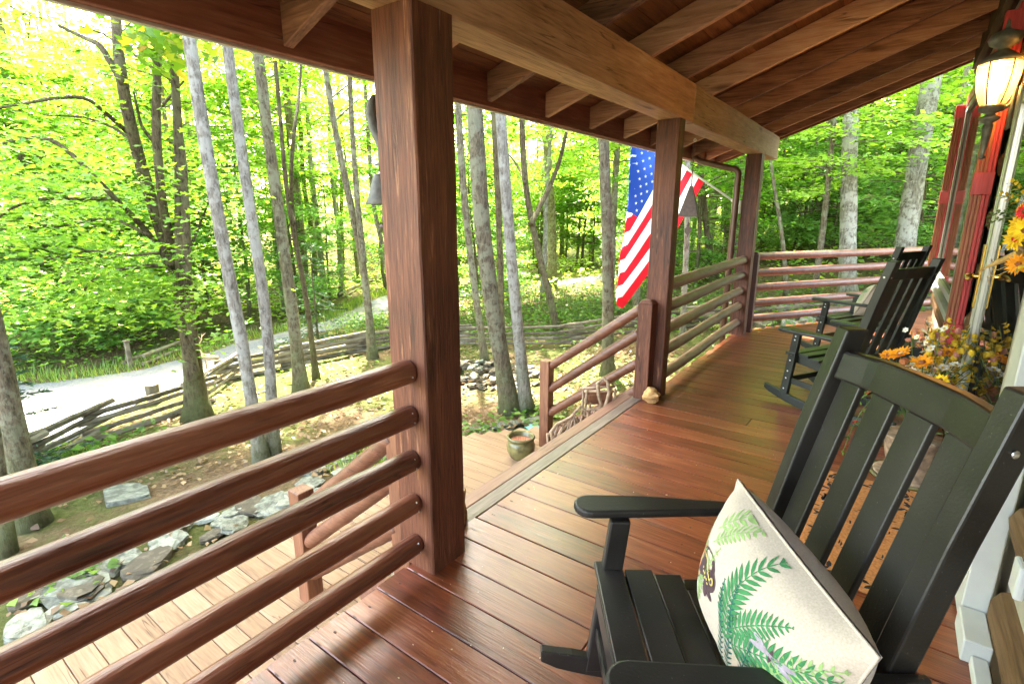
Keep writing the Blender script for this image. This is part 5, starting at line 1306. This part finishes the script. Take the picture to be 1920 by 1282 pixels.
# leafy edge just across the driveway and the shrubs on the slope behind the far railing
for (px, py, kd, s, dd) in [(60, 690, 3, 1.2, 1.0), (150, 690, 3, 1.3, 1.2), (230, 678, 3, 1.2, 1.5), (300, 655, 3, 1.1, 1.6), (120, 690, 1, 1.1, 2.8), (20, 700, 0, 1.1, 2.5), (260, 660, 1, 1.0, 3.2), (400, 640, 1, .9, 1.6), (470, 620, 0, .9, 2.0), (560, 600, 3, 1.0, 1.0), (620, 575, 1, .8, 1.2), (330, 640, 0, 1.0, 4.0), (190, 660, 2, 1.0, 4.5),
                           (1480, 520, 3, .9, 3), (1560, 505, 3, .8, 5), (1650, 500, 3, 1.2, 3), (1700, 505, 3, 1.2, 2), (1740, 500, 3, 1.3, 1), (1620, 490, 3, 1.2, 7), (1690, 480, 1, 1.1, 7), (1500, 500, 0, .9, 6), (1420, 520, 3, .7, 3), (1340, 560, 3, .6, 2), (1560, 480, 2, 1, 12), (900, 560, 1, .9, 3), (960, 545, 0, .9, 4), (1010, 530, 1, .9, 5), (1080, 520, 0, 1, 6), (1110, 515, 1, 1, 4), (860, 560, 0, 1, 5), (1180, 540, 1, .9, 4), (1240, 540, 0, .9, 5), (930, 570, 3, .7, 1.5), (1230, 560, 3, .8, 2), (1380, 540, 1, .9, 4), (1760, 470, 0, 1.0, 6), (1650, 470, 4, 1, 12), (1440, 490, 1, 1.0, 9)]:
    p = hit(px, py); dv = np.array([p[0], p[1]]); L_ = np.linalg.norm(dv); q = dv * (1 + dd / L_); put(kd, q[0], q[1], s, random.uniform(0, 6.3))

# ---- tall woodland trunks whose stems show in the photograph
ccache = []
for k in range(3):
    ccache.append(crown('crown', 300 + k, 1500, 8.2, 13.5, 3.0, .24, M['leaf'], B=26, elev=(10, 50), droop=.12))
for k in range(3):
    ccache.append(crown('crown', 320 + k, 7500, 8.0, 13.5, 3.6, .24, M['leaf'], B=40, elev=(5, 45), droop=.15))  # dense crowns above view, added to block direct sun on porch and lower deck
def tall_tree(label, pts, wb, wt, bark, crown_k=None, wob=.12, group=None, extend=13.5, name='tall_tree', extra=None, limb_px=None, dd=0):
    q_ = .85 if bark == 'barkwhite' else .68
    wb *= q_; wt *= q_ + .08
    base = hit(*pts[0])
    if dd: base = base * (1 + dd / np.linalg.norm(base[:2])); base[2] = terr(base[0], base[1])
    dist = (base - CC) @ FW
    P = [base - np.array([0, 0, .12])] + [on_plane(px, py, base) for px, py in pts[1:]]
    wander = Vector((random.uniform(-.1, .1), random.uniform(-.1, .1), 0))
    rad0 = wb / 2 / F_PX * dist; rad1 = wt / 2 / F_PX * dist
    # resample and continue above the frame
    d = (P[-1] - P[-2]); d = d / np.linalg.norm(d)
    ztop = extend + base[2]
    if P[-1][2] < ztop: P.append(P[-1] + (d * .5 + np.array([0, 0, .5])) / (d[2] * .5 + .5) * (ztop - P[-1][2]))
    P = np.array(P); s = np.concatenate([[0], np.cumsum(np.linalg.norm(np.diff(P, axis=0), axis=1))]); smain = s[-2] if len(s) > 2 else s[-1]
    n = 40; t = np.linspace(0, s[-1], n); Q = np.stack([np.interp(t, s, P[:, k]) for k in range(3)], 1)
    for it in range(3): Q[1:-1] = (Q[:-2] + 2 * Q[1:-1] + Q[2:]) / 4
    rad = []
    for q in t:
        f = min(1, q / max(smain, .1)); r_ = rad0 * (1 - f) + rad1 * f
        if q > smain: r_ = rad1 * max(.25, 1 - (q - smain) / (s[-1] - smain + .01) * .75)
        r_ *= 1 + .95 * math.exp(-q / .26) + .03 * mnoise.noise(Vector((q * 2, base[0], 3))); rad.append(r_)
    root = tag(empty(name, tuple(base)), label, 'tree', group)
    Q = Q - base
    b = MB(); b.tube([tuple(q) for q in Q], rad, 14, wob=wob)
    top = Q[-1]
    rr_ = random.Random(int(abs(base[0]) * 100))
    for k in range(6):     # a few dead side twigs
        i = rr_.randint(12, 30); p = Vector(Q[i]); a = rr_.uniform(0, 6.3); l = rr_.uniform(.5, 1.5)
        b.tube([p, p + Vector((math.cos(a) * l * .5, math.sin(a) * l * .5, l * .35)), p + Vector((math.cos(a) * l, math.sin(a) * l, l * .5))], [.018, .012, .004], 5, cap=False)
    tk = b.build('trunk', M[bark], root, smooth=True)
    if limb_px:
        lb = MB()
        for lp, w0, w1 in limb_px:
            q = [on_plane(*c, base) - base for c in lp]
            q = [v + np.array([base[0], base[1], 0]) / np.linalg.norm(base[:2]) * .35 * math.sin(k * 1.1 + w0) for k, v in enumerate(q)]
            r0, r1 = w0 / 2 / F_PX * dist, w1 / 2 / F_PX * dist; m_ = len(q)
            # smooth the polyline
            qq = np.array(q); ss = np.concatenate([[0], np.cumsum(np.linalg.norm(np.diff(qq, axis=0), axis=1))]); tt = np.linspace(0, ss[-1], m_ * 4); qq = np.stack([np.interp(tt, ss, qq[:, k]) for k in range(3)], 1)
            for it in range(2): qq[1:-1] = (qq[:-2] + 2 * qq[1:-1] + qq[2:]) / 4
            lb.tube([tuple(v) for v in qq], list(np.linspace(r0, r1, len(qq))), 10 if w0 > 15 else 6, wob=.08)
        lb.build('limbs', M[bark], root, smooth=True)
    if crown_k is not None:
        me, br = ccache[crown_k]; c = mobj('crown', me, root); c.location = (top[0], top[1], top[2] - 13.0); c.rotation_euler.z = rr_.uniform(0, 6.3)
    return root, base, dist
random.seed(31)
G = None
TT = [
 ('thick furrowed grey trunk at the left edge of the yard', [(62, 985), (30, 820), (0, 690), (-40, 520)], 56, 46, 'barkgrey', 5),
 ('thinner grey trunk at the far left edge behind the log rails', [(8, 1040), (2, 900), (-30, 700)], 34, 28, 'barkgrey', None),
 ('pale straight slender trunk left of the other pale one in front of the driveway', [(492, 868), (448, 610), (403, 385), (358, 95)], 31, 26, 'barkpale', 3),
 ('pale slender trunk directly right of its pale twin before the driveway', [(512, 858), (503, 600), (458, 330), (426, 85)], 29, 22, 'barkpale', 4),
 ('grey brown trunk third in the row of slender trunks before the driveway', [(566, 735), (543, 545), (512, 325), (484, 100)], 32, 22, 'barkgrey', 5),
 ('thin dark trunk tight behind the third slender trunk', [(594, 712), (568, 510), (540, 400), (528, 250)], 15, 9, 'barkdark', None),
 ('mossy trunk by the fence corner left of the nearest post, sunny driveway behind', [(700, 672), (683, 500), (655, 375), (622, 215)], 22, 13, 'barkgrey', 4),
 ('thin trunk at the driveway bend left of the nearest post', [(738, 604), (724, 480), (700, 400), (690, 250)], 12, 9, 'barkgrey', None),
 ('mossy slim trunk just right of the nearest post', [(912, 684), (884, 500), (866, 330), (858, 190)], 19, 15, 'barkgrey', 3),
 ('thick leaning lichen covered trunk whose foot stands beyond the olive pot', [(962, 772), (926, 600), (905, 450), (889, 200)], 46, 34, 'barkgrey', 3),
 ('pale leaning trunk whose foot stands close right of the lichen covered one', [(990, 772), (966, 570), (946, 330), (937, 200)], 32, 23, 'barkpale', 4),
 ('dark straight trunk seen between the two leaning trunks', [(942, 668), (938, 480), (932, 330), (925, 210)], 18, 13, 'barkdark', None),
 ('dark slanting forked trunk rising from behind the split rail fence', [(1048, 620), (1022, 520), (996, 420), (982, 330), (978, 230)], 20, 13, 'barkdark', None),
 ('big grey trunk left of the flag', [(1141, 705), (1140, 500), (1135, 350), (1130, 240)], 31, 24, 'barkgrey', 5),
 ('dim trunk partly hidden by the flag', [(1193, 640), (1192, 500), (1196, 300), (1198, 230)], 20, 17, 'barkgrey', None),
 ('slim trunk right of the middle post below the wind bell', [(1338, 560), (1326, 440), (1316, 350), (1310, 250)], 17, 13, 'barkdark', None),
 ('grey trunk half hidden behind the middle post', [(1280, 640), (1284, 520), (1290, 420), (1288, 260)], 15, 12, 'barkpale', None),
 ('slim dark trunk seen behind the downspout', [(1362, 520), (1362, 420), (1364, 260)], 12, 10, 'barkdark', None),
 ('thin crooked sapling trunk right of the farthest post', [(1476, 560), (1472, 470), (1456, 380), (1438, 260)], 12, 7, 'barkgrey', None),
 ('dark trunk of the pair in mid wood right of the farthest post', [(1532, 500), (1530, 400), (1534, 300), (1540, 200)], 21, 17, 'barkdark', 0),
 ('lighter thin trunk leaning on its dark neighbour in mid wood', [(1508, 520), (1518, 420), (1530, 300), (1534, 200)], 11, 8, 'barkgrey', None),
 ('pale mottled big trunk behind the far railing', [(1590, 568), (1590, 420), (1592, 320), (1596, 190)], 34, 26, 'barkwhite', 1),
 ('whitest biggest trunk, leaning right beside the log house end', [(1688, 555), (1700, 430), (1724, 280), (1748, 140)], 38, 32, 'barkwhite', 2),
]
for i, (lab, pts, wb, wt, bk, ck) in enumerate(TT):
    dd = {15: 2, 17: 4, 19: 5, 20: 4, 14: 1.5}.get(i, 0)
    lp = None
    if i == 12: lp = [([(996, 420), (1012, 385), (1030, 350), (1050, 300), (1062, 250)], 12, 6), ([(985, 345), (970, 310), (950, 285)], 6, 3)]
    if i == 5: lp = [([(556, 460), (548, 400), (545, 330), (552, 250), (560, 190), (566, 90), (570, 0)], 8, 3), ([(552, 420), (540, 360), (530, 300)], 6, 3)]
    if i == 6: lp = [([(682, 490), (672, 400), (664, 300), (658, 220), (654, 100), (650, 0)], 11, 7)]
    tall_tree(lab, pts, wb, wt, bk, ck, limb_px=lp, dd=dd)
# farther trunks in the wood
random.seed(41)
for k in range(46):
    px = random.uniform(-60, 1760); az = math.radians(YAW) - math.atan((px - 960) / F_PX); d = random.uniform(15, 36)
    x, y = -math.sin(az) * d, math.cos(az) * d
    if on_road(x, y, .3): continue
    z = terr(x, y); r_ = random.uniform(.06, .16); b = MB(); lean = Vector((random.uniform(-.05, .05), random.uniform(-.05, .05), 1)); n = 14
    root = tag(empty('forest_tree', (x, y, z)), 'bare straight trunk of a tall tree deep in the woods', 'tree', 'tall trunks deep in the woods')
    b.tube([Vector((0, 0, -.2)) + lean * 14 * i / n + Vector((.25 * mnoise.noise(Vector((i * .3, k, 0))), .25 * mnoise.noise(Vector((k, i * .3, 4))), 0)) for i in range(n + 1)], [r_ * (1 - .6 * i / n) * (1 + .4 * (i == 0)) for i in range(n + 1)], 9, wob=.1)
    b.build('trunk', M[random.choice(['barkgrey', 'barkdark', 'barkpale', 'barkgrey'])], root, smooth=True)
    if k % 5 == 0: c = mobj('crown', ccache[k % 3][0], root); c.location = tuple(lean * 14 - Vector((0, 0, 13.4))); c.rotation_euler.z = random.uniform(0, 6.3)

# the many stemmed maple in front of the driveway, with its low spreading limbs and leaf sprays
LB = [
 ([(362, 700), (338, 560), (318, 480), (290, 400), (262, 300), (240, 210), (226, 120), (216, 30), (205, -90)], 24, 13),
 ([(366, 690), (340, 560), (322, 470), (305, 390), (293, 260), (296, 120), (298, 20), (304, -80)], 19, 9),
 ([(372, 700), (352, 560), (348, 420), (345, 300), (330, 190), (322, 90), (318, -40)], 16, 8),
 ([(330, 520), (300, 470), (262, 420), (215, 370), (160, 310), (110, 268), (50, 250), (-10, 262)], 13, 4),
 ([(245, 250), (215, 225), (165, 188), (110, 195), (0, 205)], 8, 3), ([(262, 280), (215, 235), (150, 210), (80, 215)], 6, 2),
 ([(215, 372), (150, 372), (80, 372), (30, 390), (0, 420)], 7, 3), ([(280, 440), (200, 405), (120, 425), (40, 430)], 6, 2),
 ([(330, 500), (285, 495), (220, 500), (165, 530), (150, 560)], 9, 3), ([(300, 470), (240, 480), (160, 470), (60, 500)], 5, 2),
 ([(235, 170), (190, 90), (150, 60), (100, 30)], 11, 5), ([(297, 200), (320, 170), (345, 150)], 7, 3), ([(294, 270), (262, 230), (250, 170)], 7, 3), ([(352, 480), (378, 420), (392, 380)], 7, 3)]
troot, tbase, tdist = tall_tree('many stemmed maple with low spreading limbs in front of the gravel driveway', [(372, 785), (362, 690), (350, 600), (342, 540), (338, 400), (336, 250)], 52, 18, 'barkdark', None, limb_px=LB, name='maple_tree', wob=.2)
r = np.random.default_rng(77); CL = []
def spray(px, py, spread, n, dd, ln):
    c = on_plane(px, py, tbase) + np.array([tbase[0], tbase[1], 0]) / np.linalg.norm(tbase[:2]) * dd - tbase
    n = int(n * .5); dd = dd * .6 + .75; m_ = max(3, n // 45); cc = c + r.normal(0, 1, (m_, 3)) * np.array([spread, spread, spread * .75]); ix = r.integers(0, m_, n)
    off = r.normal(0, 1, (n, 3)) * np.array([.34, .34, .055]); tilt = r.normal(0, .25, (m_, 2))
    off[:, 2] += off[:, 0] * tilt[ix, 0] + off[:, 1] * tilt[ix, 1]
    CL.append((cc[ix] + off, np.full(n, ln)))
for (px, py, s, n, dd) in [(60, 250, .75, 1300, .3), (140, 330, .7, 1100, -.2), (60, 400, .75, 1300, .4), (170, 430, .6, 1100, .2), (260, 400, .5, 700, .8), (80, 500, .7, 1500, .2), (170, 540, .5, 1100, .0), (60, 570, .55, 1000, .6), (240, 520, .45, 800, -.4), (300, 520, .35, 500, -.5), (350, 560, .3, 380, -.5), (380, 480, .4, 500, .6), (150, 150, .6, 700, .5), (40, 120, .6, 600, .7), (320, 300, .5, 600, .9), (220, 300, .5, 600, .9), (-40, 330, .7, 900, 0), (-30, 480, .6, 900, .3), (330, 420, .4, 400, .9), (10, 330, .5, 800, .1)]: spray(px, py, s, n, dd, .095)
P_ = np.concatenate([c[0] for c in CL]); n = len(P_); l = np.concatenate([c[1] for c in CL]) * r.uniform(.65, 1.2, n)
a = r.uniform(0, 6.3, n); D = unit(np.stack([np.cos(a), np.sin(a), r.normal(-.15, .22, n)], 1)); Nn = unit(np.stack([r.normal(0, .33, n), r.normal(0, .33, n), np.ones(n)], 1)); Nn = unit(Nn - D * (Nn * D).sum(1)[:, None])
mobj('low_foliage', leaves_mesh('low_foliage', P_, D, Nn, l, l * .36, M['leaf'], 'maple', seed=78, rnd=np.clip(r.normal(.52, .25, n), 0, 1)), troot)
# big leaved branch hanging down near the eave
def eave_branch():
    c = CC + ray(305, 75) * 5.2; root = tag(empty('maple_branch', tuple(c)), 'large leaved maple bough hanging just below the eave at upper left', 'tree branch')
    b = MB(); dr = np.array([-.3, .9, .9]); b.tube([(-1.2, .9, 2.3), (-.6, .45, 1.2), (-.15, .1, .45), (.25, -.1, .12), (.7, -.3, -.02)], [.05, .035, .02, .012, .005], 8); b.tube([(-.4, .3, .8), (-.55, 0, .3), (-.7, -.2, .05)], [.015, .01, .004], 6); b.build('bough', M['barkgrey'], root, smooth=True)
    r = np.random.default_rng(9); n = 190; t = r.random(n); P = np.stack([-.75 + 1.55 * t, .3 - .6 * t, .12 - .28 * t], 1) + r.normal(0, 1, (n, 3)) * np.array([.16, .2, .12])
    a = r.uniform(0, 6.3, n); D = unit(np.stack([np.cos(a), np.sin(a), r.normal(-.5, .35, n)], 1)); Nn = unit(np.stack([r.normal(0, .5, n), r.normal(0, .5, n), np.ones(n)], 1)); Nn = unit(Nn - D * (Nn * D).sum(1)[:, None]); l = r.uniform(.10, .17, n)
    mobj('leaves', leaves_mesh('leaves', P, D, Nn, l, l * .48, M['leafbig'], 'maple', seed=4), root)
eave_branch()
# two small spruces
def spruce(px, py, H, label):
    p = hit(px, py); root = tag(empty('spruce_sapling', tuple(p)), label, 'tree'); r = np.random.default_rng(int(px)); b = MB(); b.tube([(0, 0, -.1), (0, 0, H)], [.03, .006], 7)
    Ps, Ds = [], []
    for k in range(46):
        h = H * (.08 + .9 * r.random()); L = (H - h) * .42 + .12; a = r.uniform(0, 6.3); d = np.array([math.cos(a), math.sin(a), -.15]); b.tube([(0, 0, h), tuple(d * L + np.array([0, 0, h]))], [.008, .003], 4, cap=False)
        m_ = int(110 * L) + 12; t = r.random(m_); sd = np.array([-math.sin(a), math.cos(a), 0]); q = d * L * t[:, None] + np.array([0, 0, h]) + sd * (r.normal(0, .07, m_) * (1.1 - t))[:, None]; Ps.append(q)
        aa = a + r.choice([-1, 1], m_) * r.uniform(.3, 1.0, m_); Ds.append(np.stack([np.cos(aa), np.sin(aa), r.normal(.05, .2, m_)], 1))
    b.build('trunk', M['barkdark'], root); P = np.concatenate(Ps); D = unit(np.concatenate(Ds)); n = len(P); Nn = unit(np.cross(D, r.normal(0, 1, (n, 3)))); mobj('crown', leaves_mesh('crown', P, D, Nn, .07, .007, M['needle'], seed=3), root)
spruce(598, 655, 2.2, 'small spruce sapling growing by the driveway behind the zigzag fence')
spruce(40, 905, 1.5, 'small spruce sapling beside the thick trunk at the left edge')

# ---- stuff: grass, weeds, dead leaves, far woodland
def scatter(name, pts, ln, wd, mat, up=0.0, shape='leaf', seed=1, lay=True):
    r = np.random.default_rng(seed); n = len(pts); a = r.uniform(0, 6.3, n)
    if lay:
        D = unit(np.stack([np.cos(a), np.sin(a), r.normal(.08, .25, n)], 1)); Nn = unit(np.stack([r.normal(0, .35, n), r.normal(0, .35, n), np.ones(n)], 1)); Nn = unit(Nn - D * (Nn * D).sum(1)[:, None])
    else:
        D = unit(np.stack([np.cos(a) * .45, np.sin(a) * .45, np.ones(n)], 1)); Nn = unit(np.stack([np.sin(a), -np.cos(a), np.zeros(n)], 1)); Nn = unit(np.cross(D, Nn))
    l = ln * r.uniform(.5, 1.3, n); return tag(mobj(name, leaves_mesh(name, np.array(pts), D, Nn, l, l * wd, mat, shape, seed=seed)), kind='stuff')
random.seed(51); pts = []
while len(pts) < 22000:
    az = math.radians(random.uniform(-20, 100)); d = 3.0 + 17 * random.random() ** .9; x, y = -math.sin(az) * d, math.cos(az) * d
    if (x > -3.5 and y < 4.3) or (x > -1.7 and y < 9) or on_road(x, y, .1): continue
    if x > -1.5 + (y - 7.2) * .633 - .1 : continue
    if mnoise.noise(Vector((x * .75, y * .75, 0))) > .22 and random.random() < .75: continue
    pts.append((x, y, terr(x, y) + .012 + .012 * random.random()))
scatter('fallen_leaves', pts, .062, .34, M['litter'], seed=5)
pts = []
for k in range(900):
    if k < 300: p = hit(random.uniform(0, 800), random.uniform(985, 1170))
    else: p = hit(random.uniform(560, 1000), random.uniform(800, 900))
    pts.append((p[0], p[1], terr(p[0], p[1]) + .05))
scatter('dead_leaf_drift', pts, .07, .36, M['litter'], seed=6)
pts = []
for i in range(2, 48):
    for k in range(150):
        p, q = ROAD_F[i], ROAD_N[i]; o = (p - q) / (np.linalg.norm(p - q) + 1e-6); c = p + o * (.1 + 1.0 * random.random() ** 1.3) + np.array([random.uniform(-.3, .3), random.uniform(-.3, .3)]); pts.append((c[0], c[1], terr(c[0], c[1])))
for k in range(2600):
    p = hit(random.choice([random.uniform(610, 740), random.uniform(60, 190)]), random.uniform(590, 650) if k % 3 else random.uniform(850, 890)); pts.append((p[0], p[1], terr(p[0], p[1])))
scatter('grass_verge', pts, .17, .045, M['grass'], shape='blade', seed=7, lay=False)
pts = []
r = np.random.default_rng(12)
def weeds(px, py, n, sp, hh):
    p = hit(px, py)
    for k in range(n):
        x, y = p[0] + r.normal(0, sp), p[1] + r.normal(0, sp)
        if on_road(x, y, -.2): continue
        pts.append((x, y, terr(x, y) + hh * r.random()))
for (px, py, n, sp, hh) in [(1080, 600, 1300, .9, .35), (1120, 585, 1300, .9, .4), (960, 590, 900, .9, .35), (1040, 570, 900, .9, .5), (1180, 570, 900, .9, .5), (1010, 608, 500, .7, .25), (900, 620, 300, .6, .2), (690, 620, 900, .5, .35), (650, 610, 600, .5, .35), (880, 822, 220, .22, .08), (1000, 775, 260, .25, .1), (1450, 600, 500, .6, .2), (1560, 580, 500, .8, .25), (1240, 600, 600, .9, .35), (1330, 590, 500, .8, .3), (130, 1095, 120, .12, .12), (170, 870, 500, .4, .2), (110, 690, 900, .9, .5), (1650, 560, 500, .8, .3), (1180, 700, 200, .4, .1), (600, 700, 150, .4, .1), (840, 560, 500, .9, .4), (760, 640, 150, .4, .12)]: weeds(px, py, n, sp, hh)
scatter('low_weeds', pts, .085, .36, M['weed'], seed=8)
pts = []
for k in range(1500):
    p = hit(random.uniform(880, 1260), random.uniform(545, 612)); pts.append((p[0] + random.uniform(-.1, .1), p[1], terr(p[0], p[1]) + random.random() * .4))
scatter('bank_brush', pts, .30, .02, M['barkdark'], shape='blade', seed=9, lay=False)
pts = []
while len(pts) < 26000:
    az = math.radians(random.uniform(-22, 85)); d = 13 + 30 * random.random() ** .8; x, y = -math.sin(az) * d, math.cos(az) * d
    if on_road(x, y, .3) or mnoise.noise(Vector((x * .4, y * .4, 8))) < -.12: continue
    pts.append((x, y, terr(x, y) + random.random() ** 2 * .55))
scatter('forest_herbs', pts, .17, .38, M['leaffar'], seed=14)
# far woodland read as one mass of leaves round the back of the scene
r = np.random.default_rng(99); n = 90000
az = np.radians(r.uniform(-25, 110, n)); d = r.uniform(36, 58, n); z = r.random(n) ** 1.15 * 17 - 1
x, y = -np.sin(az) * d, np.cos(az) * d
cl = np.array([mnoise.noise(Vector((a * .22, b * .22, c * .34))) for a, b, c in zip(x, y, z)]) + .35 - z * (.030 + .035 * np.clip((np.degrees(az) - 55) / 25, 0, 1))
kp = cl > r.random(n) * .5 + .10; x, y, z = x[kp], y[kp], z[kp]; n = len(x)
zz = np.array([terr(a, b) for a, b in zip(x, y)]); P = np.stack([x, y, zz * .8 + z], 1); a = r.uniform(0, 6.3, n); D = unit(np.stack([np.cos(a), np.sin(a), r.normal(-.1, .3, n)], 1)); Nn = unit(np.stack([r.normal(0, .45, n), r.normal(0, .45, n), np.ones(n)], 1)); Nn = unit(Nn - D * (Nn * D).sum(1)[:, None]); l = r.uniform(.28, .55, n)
tag(mobj('far_woodland', leaves_mesh('far_woodland', P, D, Nn, l, l * .36, M['leaffar'], seed=10)), kind='stuff')
